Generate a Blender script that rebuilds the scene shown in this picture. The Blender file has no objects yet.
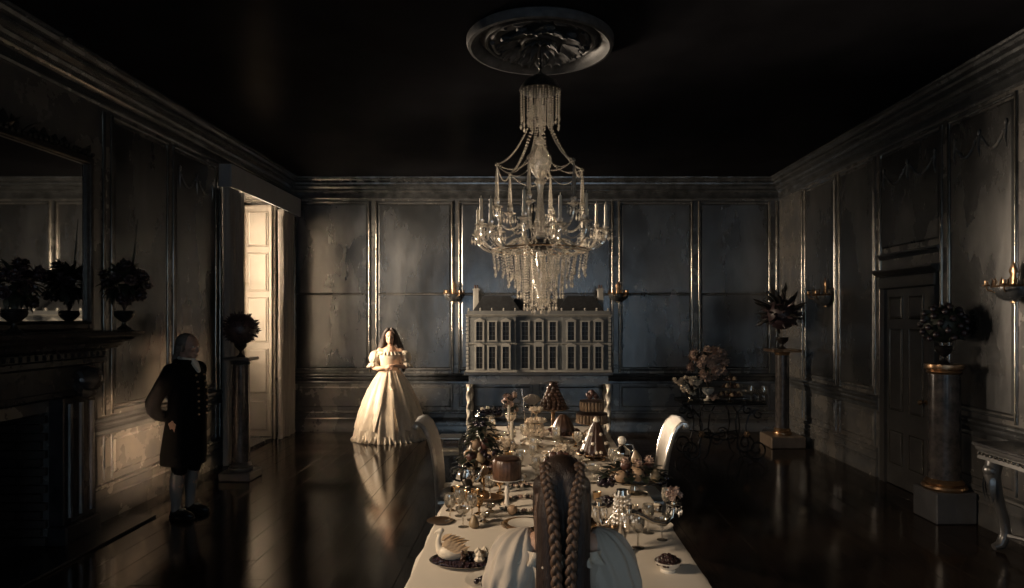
import bpy, bmesh, math, random
from mathutils import Vector, Matrix, Euler, noise
random.seed(7)
PI = math.pi
R = math.radians
scene = bpy.context.scene
COL = scene.collection

# ------------------------------------------------------------------ camera
F, CX, CY, CZ = 660.0, 530.0, 317.0, 1.917      # focal length in px, vanishing point, eye height
cam_d = bpy.data.cameras.new('camera')
cam = bpy.data.objects.new('camera', cam_d)
COL.objects.link(cam)
cam.location = (0, 0, CZ)
cam.rotation_euler = (R(90), 0, 0)
cam_d.sensor_width = 36.0
cam_d.lens = F * 36.0 / 1024.0
cam_d.shift_x = (512 - CX) / 1024.0
cam_d.shift_y = (CY - 294) / 1024.0
cam_d.clip_start = 0.05
scene.camera = cam

# ------------------------------------------------------------------ world, lights, exposure
world = bpy.data.worlds.new('dusk_sky')
scene.world = world
world.use_nodes = True
bg = world.node_tree.nodes['Background']
bg.inputs[0].default_value = (0.62, 0.68, 0.74, 1)
bg.inputs[1].default_value = 0.35
scene.view_settings.view_transform = 'Standard'
scene.view_settings.look = 'None'
scene.view_settings.exposure = 0.15
scene.view_settings.gamma = 1.0
scene.view_settings.use_curve_mapping = False

def area(name, loc, direction, sx, sy, power, color, spread=180):
    d = bpy.data.lights.new(name, 'AREA')
    d.shape = 'RECTANGLE'
    d.size, d.size_y = sx, sy
    d.energy = power
    d.color = color
    d.spread = R(spread)
    o = bpy.data.objects.new(name, d)
    COL.objects.link(o)
    o.location = loc
    o.rotation_euler = Vector(direction).to_track_quat('-Z', 'Y').to_euler()
    return o

XL, XR, YB, YR, H = -4.03, 4.17, 11.05, -3.2, 4.234     # walls, room height
WARM = (1.0, 0.77, 0.55)
# daylight outside the tall window in view: low sun along the back wall
area('daylight_far_window', (XL - 1.15, 8.95, 2.65), (0.86, 0.48, -0.20), 1.5, 2.1, 430, WARM, 90)
area('chandelier_beam', (XL - 0.62, 9.7, 2.3), (0.75, -0.64, 0.0), 1.3, 2.6, 280, (1.0, 0.80, 0.60), 34)  # added narrow beam, brightens the chandelier and far end of the table
# low sun-warmed sky outside the window further along the same wall, beside the near end of the table
area('daylight_near_window', (-6.5, 1.2, 4.6), (6.6, 3.8, -3.8), 1.3, 1.3, 235, (1.0, 0.76, 0.54), 75)
# narrow warm beam added outside the rear wall, makes the glow behind the servant
area('added_warm_beam', (1.9, YR - 1.0, 2.6), (-5.93, 10.95, -1.95), 0.22, 0.8, 11, (1.0, 0.64, 0.38), 3.2)
# cool fill lamps added behind the camera to lift the ambient light
area('dusk_rear_window', (-1.9, YR - 0.7, 2.2), (0, 1, -0.05), 1.5, 3.2, 44, (0.62, 0.81, 1.0))
area('cool_fill_rear_b', (1.9, YR - 0.7, 2.2), (0, 1, -0.05), 1.5, 3.2, 44, (0.62, 0.81, 1.0))

# ------------------------------------------------------------------ materials
MATS = {}
def mat(name, col, rough=0.5, metal=0.0, spec=0.5, var=0.0, scale=6.0, bump=0.0, bscale=40.0,
        col2=None, coat=0.0, trans=0.0, ior=1.45, sheen=0.0, stretch=(1, 1, 1), rvar=0.0, emit=None, detail=4.0):
    m = bpy.data.materials.new(name)
    m.use_nodes = True
    nt = m.node_tree
    b = nt.nodes['Principled BSDF']
    b.inputs['Base Color'].default_value = (*col, 1)
    b.inputs['Roughness'].default_value = rough
    b.inputs['Metallic'].default_value = metal
    b.inputs['Specular IOR Level'].default_value = spec
    b.inputs['IOR'].default_value = ior
    b.inputs['Coat Weight'].default_value = coat
    b.inputs['Coat Roughness'].default_value = 0.12
    b.inputs['Transmission Weight'].default_value = trans
    b.inputs['Sheen Weight'].default_value = sheen
    tc = nt.nodes.new('ShaderNodeTexCoord')
    mp = nt.nodes.new('ShaderNodeMapping')
    mp.inputs['Scale'].default_value = stretch
    nt.links.new(tc.outputs['Object'], mp.inputs['Vector'])
    if var or col2 or rvar:
        n = nt.nodes.new('ShaderNodeTexNoise')
        n.inputs['Scale'].default_value = scale
        n.inputs['Detail'].default_value = detail
        n.inputs['Roughness'].default_value = 0.6
        nt.links.new(mp.outputs[0], n.inputs['Vector'])
        if var or col2:
            r = nt.nodes.new('ShaderNodeValToRGB')
            r.color_ramp.elements[0].position = 0.35
            r.color_ramp.elements[1].position = 0.68
            c2 = col2 if col2 else tuple(min(1, c * (1 + var)) for c in col)
            c1 = col if col2 else tuple(c * (1 - var) for c in col)
            r.color_ramp.elements[0].color = (*c1, 1)
            r.color_ramp.elements[1].color = (*c2, 1)
            nt.links.new(n.outputs['Fac'], r.inputs[0])
            nt.links.new(r.outputs[0], b.inputs['Base Color'])
        if rvar:
            mr = nt.nodes.new('ShaderNodeMapRange')
            mr.inputs['From Min'].default_value = 0.3
            mr.inputs['From Max'].default_value = 0.7
            mr.inputs['To Min'].default_value = rough - rvar
            mr.inputs['To Max'].default_value = rough + rvar
            nt.links.new(n.outputs['Fac'], mr.inputs['Value'])
            nt.links.new(mr.outputs[0], b.inputs['Roughness'])
    if bump:
        n2 = nt.nodes.new('ShaderNodeTexNoise')
        n2.inputs['Scale'].default_value = bscale
        n2.inputs['Detail'].default_value = 3
        nt.links.new(mp.outputs[0], n2.inputs['Vector'])
        bp = nt.nodes.new('ShaderNodeBump')
        bp.inputs['Strength'].default_value = bump
        bp.inputs['Distance'].default_value = 0.01
        nt.links.new(n2.outputs['Fac'], bp.inputs['Height'])
        nt.links.new(bp.outputs[0], b.inputs['Normal'])
    if emit:
        b.inputs['Emission Color'].default_value = (*emit[0], 1)
        b.inputs['Emission Strength'].default_value = emit[1]
    MATS[name] = m
    return m

mat('silvered_wall', (0.098, 0.102, 0.106), rough=0.27, metal=0.85, col2=(0.225, 0.223, 0.22), scale=1.5, rvar=0.08,
    bump=0.3, bscale=7, stretch=(1, 1, 0.4), detail=7)
mat('silvered_dado', (0.11, 0.113, 0.118), rough=0.26, metal=0.55, col2=(0.21, 0.195, 0.175), scale=2.5, rvar=0.06,
    bump=0.15, bscale=12, detail=6)
mat('moulding_silver', (0.20, 0.185, 0.165), rough=0.17, metal=0.9, var=0.35, scale=9)
mat('cornice_silver', (0.15, 0.155, 0.16), rough=0.22, metal=0.7, var=0.4, scale=7)
mat('ceiling_lacquer', (0.012, 0.012, 0.014), rough=0.3, spec=0.05, ior=1.1, var=0.3, scale=1.2)
mat('floor_wood', (0.010, 0.0075, 0.006), rough=0.10, spec=0.35, ior=1.38, col2=(0.022, 0.015, 0.011), scale=5, stretch=(6, 0.5, 1),
    rvar=0.04, bump=0.04, bscale=18)
mat('floor_joint', (0.004, 0.003, 0.003), rough=0.8)
mat('door_paint', (0.075, 0.073, 0.072), rough=0.3, metal=0.5, var=0.2, scale=4)
mat('cream_paint', (0.22, 0.192, 0.158), rough=0.5, var=0.06, scale=3)
mat('window_white', (0.6, 0.56, 0.5), rough=0.5)
mat('curtain_silk', (0.19, 0.17, 0.15), rough=0.6, sheen=0.4, var=0.12, scale=5, stretch=(8, 8, 0.5))
mat('pelmet_silk', (0.16, 0.165, 0.175), rough=0.6, sheen=0.2, var=0.1, scale=5)
mat('black_marble', (0.012, 0.012, 0.013), rough=0.22, col2=(0.03, 0.029, 0.03), scale=5, detail=8)
mat('veined_marble', (0.022, 0.020, 0.021), rough=0.2, col2=(0.07, 0.06, 0.055), scale=11, detail=9)
mat('plinth_grey', (0.05, 0.05, 0.053), rough=0.4, var=0.15, scale=6)
mat('plinth_bronze', (0.16, 0.12, 0.09), rough=0.4, metal=0.3, var=0.2, scale=9)
mat('gilt_bronze', (0.30, 0.19, 0.11), rough=0.3, metal=0.9, var=0.3, scale=14)
mat('dark_bronze', (0.035, 0.032, 0.03), rough=0.32, metal=0.6, var=0.4, scale=20)
mat('rose_bronze', (0.045, 0.047, 0.05), rough=0.62, metal=0.0, var=0.4, scale=10)
mat('soot_brick', (0.022, 0.018, 0.016), rough=0.8, var=0.4, scale=12, bump=0.4)
mat('mirror_glass', (0.82, 0.82, 0.80), rough=0.03, metal=1.0)
mat('silver', (0.72, 0.66, 0.58), rough=0.16, metal=1.0, var=0.12, scale=12)
mat('gold', (0.58, 0.40, 0.23), rough=0.22, metal=1.0, var=0.15, scale=15)
mat('chair_silver', (0.44, 0.41, 0.37), rough=0.28, metal=0.8, var=0.25, scale=14)
mat('chair_cushion', (0.30, 0.265, 0.22), rough=0.7, sheen=0.3, var=0.12, scale=18)
mat('table_wood', (0.06, 0.03, 0.018), rough=0.4, var=0.3, scale=5, stretch=(1, 8, 1))
mat('linen', (0.53, 0.475, 0.40), rough=0.8, bump=0.06, bscale=300, var=0.04, scale=2)
mat('porcelain', (0.70, 0.64, 0.55), rough=0.2, coat=0.5)
mat('house_wall', (0.145, 0.148, 0.144), rough=0.6, var=0.12, scale=6)
mat('house_trim', (0.31, 0.295, 0.265), rough=0.5, var=0.08, scale=9)
mat('house_roof', (0.025, 0.026, 0.028), rough=0.5, var=0.3, scale=18)
mat('house_pane', (0.02, 0.018, 0.017), rough=0.3, spec=0.2)
mat('twist_white', (0.55, 0.50, 0.42), rough=0.3, metal=0.3)
mat('iron', (0.025, 0.024, 0.024), rough=0.35, metal=0.8)
mat('candle_wax', (0.62, 0.54, 0.42), rough=0.55, spec=0.4)
mat('gown_satin', (0.56, 0.46, 0.345), rough=0.42, sheen=0.3, var=0.10, scale=9)
mat('gown_lace', (0.56, 0.475, 0.37), rough=0.65, bump=0.4, bscale=90, var=0.15, scale=40)
mat('sleeve_muslin', (0.50, 0.425, 0.34), rough=0.65, sheen=0.3, bump=0.1, bscale=60)
mat('skin', (0.55, 0.34, 0.24), rough=0.5)
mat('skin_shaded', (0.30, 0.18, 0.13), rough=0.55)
mat('hair_brown', (0.028, 0.015, 0.010), rough=0.42, spec=0.5, var=0.5, scale=10, stretch=(30, 30, 1), bump=0.5, bscale=12)
mat('hair_light', (0.115, 0.066, 0.040), rough=0.4, spec=0.5, var=0.35, scale=10, stretch=(30, 30, 1), bump=0.4, bscale=12)
mat('hair_grey', (0.10, 0.082, 0.068), rough=0.6, var=0.25, scale=30, bump=0.4, bscale=60)
mat('coat_black', (0.003, 0.003, 0.0035), rough=0.85, spec=0.08)
mat('stocking', (0.12, 0.115, 0.11), rough=0.8)
mat('shoe_leather', (0.006, 0.006, 0.006), rough=0.3)
mat('leaf_dark', (0.018, 0.022, 0.014), rough=0.45, var=0.5, scale=14)
mat('leaf_bronze', (0.05, 0.03, 0.02), rough=0.45, var=0.5, scale=14)
mat('petal_white', (0.66, 0.56, 0.44), rough=0.6, var=0.12, scale=30)
mat('petal_pink', (0.36, 0.25, 0.195), rough=0.6, var=0.3, scale=30)
mat('petal_dark', (0.03, 0.018, 0.02), rough=0.4, var=0.5, scale=20)
mat('grape', (0.018, 0.012, 0.018), rough=0.22, coat=0.3)
mat('berry', (0.03, 0.012, 0.012), rough=0.25, coat=0.4, var=0.4, scale=60)
mat('peach', (0.30, 0.18, 0.11), rough=0.55, col2=(0.40, 0.29, 0.18), scale=14)
mat('pear', (0.24, 0.175, 0.10), rough=0.45, var=0.25, scale=18)
mat('pomegranate', (0.085, 0.038, 0.028), rough=0.4, var=0.3, scale=14)
mat('stem_brown', (0.05, 0.03, 0.02), rough=0.7)
mat('chocolate', (0.040, 0.018, 0.011), rough=0.35, var=0.25, scale=20)
mat('caramel', (0.080, 0.041, 0.025), rough=0.35, var=0.35, scale=24)
mat('sponge', (0.27, 0.18, 0.11), rough=0.7, var=0.2, scale=30)
mat('cream', (0.72, 0.62, 0.48), rough=0.45, var=0.06, scale=20)
mat('pastry', (0.60, 0.42, 0.25), rough=0.5, var=0.2, scale=14)

def glass_mat(name, tint, gloss=0.25, rough=0.05, body=0.0):
    m = bpy.data.materials.new(name)
    m.use_nodes = True
    nt = m.node_tree
    for n in list(nt.nodes):
        nt.nodes.remove(n)
    out = nt.nodes.new('ShaderNodeOutputMaterial')
    mix = nt.nodes.new('ShaderNodeMixShader')
    tr = nt.nodes.new('ShaderNodeBsdfTransparent')
    gl = nt.nodes.new('ShaderNodeBsdfGlossy')
    fr = nt.nodes.new('ShaderNodeFresnel')
    ad = nt.nodes.new('ShaderNodeMath')
    ad.operation = 'ADD'
    ad.use_clamp = True
    fr.inputs[0].default_value = 1.5
    ad.inputs[1].default_value = gloss
    tr.inputs[0].default_value = (*tint, 1)
    gl.inputs[0].default_value = (1, 0.97, 0.92, 1)
    gl.inputs[1].default_value = rough
    nt.links.new(fr.outputs[0], ad.inputs[0])
    nt.links.new(ad.outputs[0], mix.inputs[0])
    nt.links.new(tr.outputs[0], mix.inputs[1])
    nt.links.new(gl.outputs[0], mix.inputs[2])
    if body:
        df = nt.nodes.new('ShaderNodeBsdfDiffuse')
        df.inputs[0].default_value = (0.85, 0.80, 0.72, 1)
        tl = nt.nodes.new('ShaderNodeBsdfTranslucent')
        tl.inputs[0].default_value = (0.9, 0.85, 0.76, 1)
        half = nt.nodes.new('ShaderNodeMixShader')
        nt.links.new(df.outputs[0], half.inputs[1])
        nt.links.new(tl.outputs[0], half.inputs[2])
        df = half
        mx = nt.nodes.new('ShaderNodeMixShader')
        mx.inputs[0].default_value = body
        nt.links.new(mix.outputs[0], mx.inputs[1])
        nt.links.new(df.outputs[0], mx.inputs[2])
        mix = mx
    nt.links.new(mix.outputs[0], out.inputs[0])
    MATS[name] = m
glass_mat('crystal', (0.86, 0.85, 0.82), 0.72, 0.18, 0.22)
glass_mat('clear_glass', (0.90, 0.89, 0.86), 0.25, 0.07, 0.08)
glass_mat('window_glass', (0.95, 0.96, 0.96), 0.03)

# ------------------------------------------------------------------ mesh helpers
class MB:
    """collects shapes; build() links them as one mesh object"""
    def __init__(s):
        s.v, s.f = [], []
    def add(s, vs, fs, M=None):
        o = len(s.v)
        if M is not None:
            vs = [M @ Vector(p) for p in vs]
        s.v.extend([tuple(p) for p in vs])
        s.f.extend([tuple(i + o for i in q) for q in fs])
        return s
    def merge(s, other, M=None):
        return s.add(other.v, other.f, M)
    def box(s, x0, x1, y0, y1, z0, z1, b=0.0, M=None):
        if b <= 0:
            vs = [(x, y, z) for z in (z0, z1) for y in (y0, y1) for x in (x0, x1)]
            return s.add(vs, [(0, 2, 3, 1), (4, 5, 7, 6), (0, 1, 5, 4), (2, 6, 7, 3), (0, 4, 6, 2), (1, 3, 7, 5)], M)
        c = ((x0 + x1) / 2, (y0 + y1) / 2, (z0 + z1) / 2)
        h = (abs(x1 - x0) / 2, abs(y1 - y0) / 2, abs(z1 - z0) / 2)
        b = min(b, min(h) * 0.95)
        idx, vs = {}, []
        for sx in (-1, 1):
            for sy in (-1, 1):
                for sz in (-1, 1):
                    sg = (sx, sy, sz)
                    for a in range(3):
                        idx[(sg, a)] = len(vs)
                        vs.append(tuple(c[k] + sg[k] * (h[k] - (0 if k == a else b)) for k in range(3)))
        fs = []
        for a in range(3):
            k1, k2 = (a + 1) % 3, (a + 2) % 3
            for sg in (-1, 1):
                q = []
                for e1, e2 in ((-1, -1), (1, -1), (1, 1), (-1, 1)):
                    t = [0, 0, 0]
                    t[a], t[k1], t[k2] = sg, e1, e2
                    q.append(idx[(tuple(t), a)])
                fs.append(tuple(q) if sg > 0 else tuple(reversed(q)))
            for e1 in (-1, 1):
                for e2 in (-1, 1):
                    lo, hi = [0, 0, 0], [0, 0, 0]
                    lo[a], hi[a] = -1, 1
                    for t in (lo, hi):
                        t[k1], t[k2] = e1, e2
                    lo, hi = tuple(lo), tuple(hi)
                    q = (idx[(lo, k1)], idx[(hi, k1)], idx[(hi, k2)], idx[(lo, k2)])
                    fs.append(q if e1 * e2 > 0 else tuple(reversed(q)))
        for sx in (-1, 1):
            for sy in (-1, 1):
                for sz in (-1, 1):
                    sg = (sx, sy, sz)
                    q = tuple(idx[(sg, a)] for a in range(3))
                    fs.append(q if sx * sy * sz > 0 else tuple(reversed(q)))
        return s.add(vs, fs, M)
    def loft(s, rings, cap=True, closed=True, loop=False, M=None):
        n = len(rings[0])
        vs = [p for r in rings for p in r]
        fs = []
        m = len(rings)
        for i in range(m if loop else m - 1):
            a, b = i * n, ((i + 1) % m) * n
            for j in range(n if closed else n - 1):
                k = (j + 1) % n
                fs.append((a + j, a + k, b + k, b + j))
        if cap and closed and not loop:
            fs.append(tuple(reversed(range(n))))
            fs.append(tuple(range((m - 1) * n, m * n)))
        return s.add(vs, fs, M)
    def tube(s, pts, rad, seg=8, cap=True, loop=False, M=None, flat=1.0, tw=0.0):
        pts = [Vector(p) for p in pts]
        n = len(pts)
        if not hasattr(rad, '__len__'):
            rad = [rad] * n
        rings, prev = [], None
        for i, p in enumerate(pts):
            if loop:
                t = pts[(i + 1) % n] - pts[i - 1]
            else:
                t = pts[min(i + 1, n - 1)] - pts[max(i - 1, 0)]
            if t.length < 1e-9:
                t = Vector((0, 0, 1))
            t.normalize()
            if prev is None:
                u = t.orthogonal().normalized()
                if abs(t.z) < 0.9:
                    u = t.cross(Vector((0, 0, 1))).normalized()
            else:
                u = prev - t * prev.dot(t)
                if u.length < 1e-6:
                    u = t.orthogonal()
                u.normalize()
            prev = u
            w = t.cross(u)
            rr = rad[i]
            rings.append([p + u * (rr * math.cos(a + tw * i)) + w * (rr * flat * math.sin(a + tw * i))
                          for a in (2 * PI * j / seg for j in range(seg))])
        return s.loft(rings, cap=cap, loop=loop, M=M)
    def lathe(s, prof, seg=24, c=(0, 0, 0), sx=1.0, sy=1.0, flute=0, fd=0.0, M=None, cap=True, a0=0.0):
        rings = []
        for r, z in prof:
            rings.append([(c[0] + sx * rr * math.cos(a), c[1] + sy * rr * math.sin(a), c[2] + z)
                          for a, rr in ((a0 + 2 * PI * j / seg,
                                         max(1e-4, r) * (1 + (fd * math.cos(flute * 2 * PI * j / seg) if flute else 0)))
                                        for j in range(seg))])
        return s.loft(rings, cap=cap, M=M)
    def ball(s, c, r, seg=10, rings=7, sc=(1, 1, 1), M=None):
        pr = [(max(1e-4, r * math.sin(PI * i / rings)), -r * math.cos(PI * i / rings)) for i in range(rings + 1)]
        vs = [(c[0], c[1], c[2] - r * sc[2])]
        for i in range(1, rings):
            q, z = pr[i]
            vs += [(c[0] + sc[0] * q * math.cos(2 * PI * j / seg), c[1] + sc[1] * q * math.sin(2 * PI * j / seg), c[2] + sc[2] * z)
                   for j in range(seg)]
        vs.append((c[0], c[1], c[2] + r * sc[2]))
        fs = [(0, 1 + (j + 1) % seg, 1 + j) for j in range(seg)]
        for i in range(rings - 2):
            a, b = 1 + i * seg, 1 + (i + 1) * seg
            fs += [(a + j, a + (j + 1) % seg, b + (j + 1) % seg, b + j) for j in range(seg)]
        a, t = 1 + (rings - 2) * seg, len(vs) - 1
        fs += [(a + j, a + (j + 1) % seg, t) for j in range(seg)]
        return s.add(vs, fs, M)
    def octa(s, c, r, h=None):
        h = h or r
        x, y, z = c
        return s.add([(x, y, z - h), (x + r, y, z), (x, y + r, z), (x - r, y, z), (x, y - r, z), (x, y, z + h)],
                     [(0, 2, 1), (0, 3, 2), (0, 4, 3), (0, 1, 4), (5, 1, 2), (5, 2, 3), (5, 3, 4), (5, 4, 1)])
    def prism(s, poly, axis, a0, a1, M=None):
        """poly: 2-D outline; axis 'x','y','z' is the extrusion axis"""
        def P(p, a):
            return {'x': (a, p[0], p[1]), 'y': (p[0], a, p[1]), 'z': (p[0], p[1], a)}[axis]
        n = len(poly)
        vs = [P(p, a0) for p in poly] + [P(p, a1) for p in poly]
        fs = [(i, (i + 1) % n, n + (i + 1) % n, n + i) for i in range(n)]
        fs += [tuple(reversed(range(n))), tuple(range(n, 2 * n))]
        return s.add(vs, fs, M)
    def leaf(s, base, direction, length, width, bend=0.3, up=(0, 0, 1), th=0.003):
        b, d, up = Vector(base), Vector(direction).normalized(), Vector(up)
        side = d.cross(up)
        if side.length < 1e-4:
            side = d.orthogonal()
        side.normalize()
        nn = side.cross(d).normalized()
        vs, fs = [], []
        ws = (0.25, 0.9, 1.0, 0.6, 0.06)
        for i, w in enumerate(ws):
            t = i / 4
            p = b + d * (length * t) - nn * (bend * length * t * t)
            vs += [p + side * (w * width / 2) + nn * 0.12 * width * w, p - nn * th, p - side * (w * width / 2) + nn * 0.12 * width * w, p + nn * th]
        for i in range(4):
            a, c = i * 4, i * 4 + 4
            for j in range(4):
                k = (j + 1) % 4
                fs.append((a + j, a + k, c + k, c + j))
        return s.add(vs, fs)
    def build(s, name, material, parent=None, smooth=40, loc=None, rotz=0.0, fix=True):
        me = bpy.data.meshes.new(name)
        me.from_pydata(s.v, [], s.f)
        if fix:
            bm = bmesh.new()
            bm.from_mesh(me)
            bmesh.ops.recalc_face_normals(bm, faces=bm.faces)
            bm.to_mesh(me)
            bm.free()
        if smooth:
            me.polygons.foreach_set('use_smooth', [True] * len(me.polygons))
            me.set_sharp_from_angle(angle=R(smooth))
        me.materials.append(MATS[material])
        o = bpy.data.objects.new(name, me)
        COL.objects.link(o)
        if parent is not None:
            o.parent = parent
        if loc is not None:
            o.location = loc
        if rotz:
            o.rotation_euler.z = rotz
        return o

def tag(o, label, cat, group=None, kind=None):
    o['label'] = label
    o['category'] = cat
    if group:
        o['group'] = group
    if kind:
        o['kind'] = kind
    return o
def thing(name, label, cat, loc=(0, 0, 0), rotz=0.0, group=None):
    o = bpy.data.objects.new(name, None)
    o.empty_display_size = 0.1
    COL.objects.link(o)
    o.location = loc
    o.rotation_euler.z = rotz
    return tag(o, label, cat, group)
def struct(o, label=None):
    o['kind'] = 'structure'
    if label:
        o['label'] = label
    return o
def dup(root, loc, rotz=0.0, label=None, group=None, scale=None):
    r = root.copy()
    COL.objects.link(r)
    r.location = loc
    r.rotation_euler.z = rotz
    if scale is not None:
        r.scale = (scale,) * 3 if not hasattr(scale, '__len__') else scale
    if label:
        r['label'] = label
    if group:
        r['group'] = group
    for ch in list(root.children):
        c = ch.copy()
        COL.objects.link(c)
        c.parent = r
        for g in list(ch.children):
            d = g.copy()
            COL.objects.link(d)
            d.parent = c
    return r
def W(px, py, d):
    """photograph pixel at distance d from the camera plane -> room position"""
    return Vector(((px - CX) * d / F, d, CZ - (py - CY) * d / F))
def FL(px, py, z=0.0):
    """photograph pixel on the level surface at height z -> room position"""
    d = F * (CZ - z) / (py - CY)
    return Vector(((px - CX) * d / F, d, z))
TZ = 0.752                                   # top of the tablecloth
def T(px, py):
    return FL(px, py, TZ)
def remeshed(mb, voxel, smooth_it=2):
    """one continuous surface from overlapping closed shapes"""
    me = bpy.data.meshes.new('tmp')
    me.from_pydata(mb.v, [], mb.f)
    o = bpy.data.objects.new('tmp', me)
    COL.objects.link(o)
    m = o.modifiers.new('r', 'REMESH')
    m.mode = 'VOXEL'
    m.voxel_size = voxel
    if smooth_it:
        k = o.modifiers.new('s', 'SMOOTH')
        k.iterations = smooth_it
        k.factor = 0.5
    dg = bpy.context.evaluated_depsgraph_get()
    ev = o.evaluated_get(dg)
    em = ev.to_mesh()
    out = MB()
    out.v = [tuple(v.co) for v in em.vertices]
    out.f = [tuple(p.vertices) for p in em.polygons]
    ev.to_mesh_clear()
    bpy.data.objects.remove(o)
    bpy.data.meshes.remove(me)
    return out

# ================================================================== THE ROOM
# floor: boards run away from the camera, each a piece of its own
fl = MB().box(XL - 0.6, XR + 0.3, YR - 0.3, YB + 0.3, -0.12, -0.02).build('floor', 'floor_joint')
struct(fl, 'dark polished wooden floorboards')
rs = random.Random(3)
x = XL
while x < XR - 0.01:
    w = min(0.235, XR - x)
    y = YR - rs.uniform(0, 2.2)
    while y < YB:
        L = rs.uniform(2.2, 3.6)
        y0, y1 = max(y, YR), min(y + L, YB)
        if y1 - y0 > 0.05:
            dz = rs.uniform(-0.0006, 0.0006)
            MB().box(x + 0.0012, x + w - 0.0012, y0 + 0.0012, y1 - 0.0012, -0.02, dz, 0.0018).build('floorboard', 'floor_wood', fl, smooth=20)
        y += L
    x += w
ce = MB().box(XL - 0.6, XR + 0.3, YR - 0.3, YB + 0.3, H, H + 0.15).build('ceiling', 'ceiling_lacquer')
struct(ce, 'near-black lacquered ceiling')

# walls are built in their own frame: x along the wall, y into the room, z up
def wall(name, loc, rotz, u0, u1, thick, openings, material='silvered_dado'):
    mb = MB()
    us = sorted({u0, u1} | {o[0] for o in openings} | {o[1] for o in openings})
    for a, b in zip(us[:-1], us[1:]):
        segs = [(0, H)]
        for o in openings:
            if o[0] <= a + 1e-6 and o[1] >= b - 1e-6:
                new = []
                for z0, z1 in segs:
                    if o[2] > z0:
                        new.append((z0, o[2]))
                    if o[3] < z1:
                        new.append((o[3], z1))
                segs = new
        for z0, z1 in segs:
            mb.box(a, b, -thick, 0, z0, z1)
    o = mb.build(name, material, smooth=0, loc=loc, rotz=rotz)
    return struct(o)

WIN = (8.85, 10.35, 0.04, 3.69)          # window in view, on the left wall (y0, y1, z0, z1)
NWIN = (0.1, 3.7, 0.6, 3.69)             # window of the left wall beside the near end of the table
FIRE = (4.35, 5.55, 0.0, 1.12)           # firebox opening
wl = wall('wall_left', (XL, 0, 0), R(-90), -YB - 0.2, -YR + 0.2, 0.5,
          [(-WIN[1], -WIN[0], WIN[2], WIN[3]), (-NWIN[1], -NWIN[0], NWIN[2], NWIN[3]), (-FIRE[1], -FIRE[0], FIRE[2], FIRE[3])])
wl['label'] = 'dark panelled left wall with fireplace and tall window'
DOOR = (6.86, 7.68, 0.0, 2.24)
wr = wall('wall_right', (XR, 0, 0), R(90), YR - 0.2, YB + 0.2, 0.25, [])
wr['label'] = 'dark panelled right wall with door'
wb = wall('wall_back', (0, YB, 0), R(180), -XR, -XL, 0.25, [])
wb['label'] = 'dark silvered panelled back wall behind the model house'
RW = [(-2.7, -1.1, 0.5, 3.6), (1.1, 2.7, 0.5, 3.6)]  # unseen rear openings, added to let the fill lamps in
wq = wall('wall_rear', (0, YR, 0), 0, XL, XR, 0.25, RW)
wq['label'] = 'panelled wall behind the camera'

ZC, ZT = 0.97, 3.875                     # top of chair rail, top of the wall panels
def half_round(mb, u, z0, z1, r=0.02, y=0.0):
    n = 8
    prof = [(u + r * math.cos(PI * k / n), y + r * 1.1 * math.sin(PI * k / n)) for k in range(n + 1)]
    mb.prism(prof, 'z', z0, z1)
def field(mb, u0, u1, z0, z1, d=0.012, bev=0.02):
    """a raised panel field with a chamfered edge"""
    a = [(u0, 0, z0), (u1, 0, z0), (u1, 0, z1), (u0, 0, z1)]
    b = [(u0 + bev, d, z0 + bev), (u1 - bev, d, z0 + bev), (u1 - bev, d, z1 - bev), (u0 + bev, d, z1 - bev)]
    mb.add(a + b, [(4, 5, 6, 7), (0, 1, 5, 4), (1, 2, 6, 5), (2, 3, 7, 6), (3, 0, 4, 7), (3, 2, 1, 0)])
CHAIR_PROF = [(0, 0.80), (0.012, 0.80), (0.016, 0.825), (0.010, 0.845), (0.03, 0.87), (0.036, 0.895), (0.030, 0.91),
              (0.05, 0.925), (0.06, 0.945), (0.055, 0.962), (0.03, 0.972), (0, 0.975)]
BASE_PROF = [(0, 0), (0.035, 0), (0.035, 0.10), (0.028, 0.115), (0.028, 0.20), (0.034, 0.215), (0.022, 0.235), (0.024, 0.30),
             (0.034, 0.315), (0.03, 0.335), (0.012, 0.35), (0, 0.352)]
CORN_PROF = [(0, 3.885), (0.02, 3.885), (0.03, 3.905), (0.02, 3.925), (0.018, 3.99), (0.04, 4.0), (0.055, 4.02), (0.05, 4.035),
             (0.085, 4.05), (0.10, 4.075), (0.10, 4.09), (0.16, 4.11), (0.165, 4.135), (0.15, 4.145), (0.19, 4.165), (0.205, 4.19),
             (0.225, 4.2), (0.23, 4.222), (0.215, 4.232), (0, 4.232)]
def run(name, wallobj, prof, spans, material, parent=True):
    mb = MB()
    for u0, u1 in spans:
        mb.prism(prof, 'x', u0, u1)
    o = mb.build(name, material, smooth=30)
    if parent:
        o.parent = wallobj
    else:
        o.location = wallobj.location
        o.rotation_euler = wallobj.rotation_euler
        struct(o)
    return o
def garland(mb, u0, u1, z, drop=0.16):
    w = u1 - u0
    for k in range(2):
        a, b = u0 + w * (0.06 + 0.47 * k), u0 + w * (0.47 + 0.47 * k)
        pts = [(a + (b - a) * t, 0.02, z - drop * math.sin(PI * t)) for t in (i / 12 for i in range(13))]
        pts = [(p[0], 0.014, p[2]) for p in pts]
        mb.tube(pts, [0.006 + 0.010 * math.sin(PI * i / 12) for i in range(13)], 6)
        for p in pts[1:-1:2]:
            mb.ball((p[0], 0.02, p[2]), 0.013, 6, 4)
    for u in (u0 + w * 0.06, u0 + w * 0.5, u0 + w * 0.94):
        mb.ball((u, 0.02, z + 0.03), 0.02, 8, 5, (1, 0.6, 1.6))
        mb.tube([(u, 0.015, z), (u + 0.01, 0.02, z - 0.10), (u - 0.01, 0.012, z - 0.2)], [0.012, 0.009, 0.003], 6)
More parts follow.
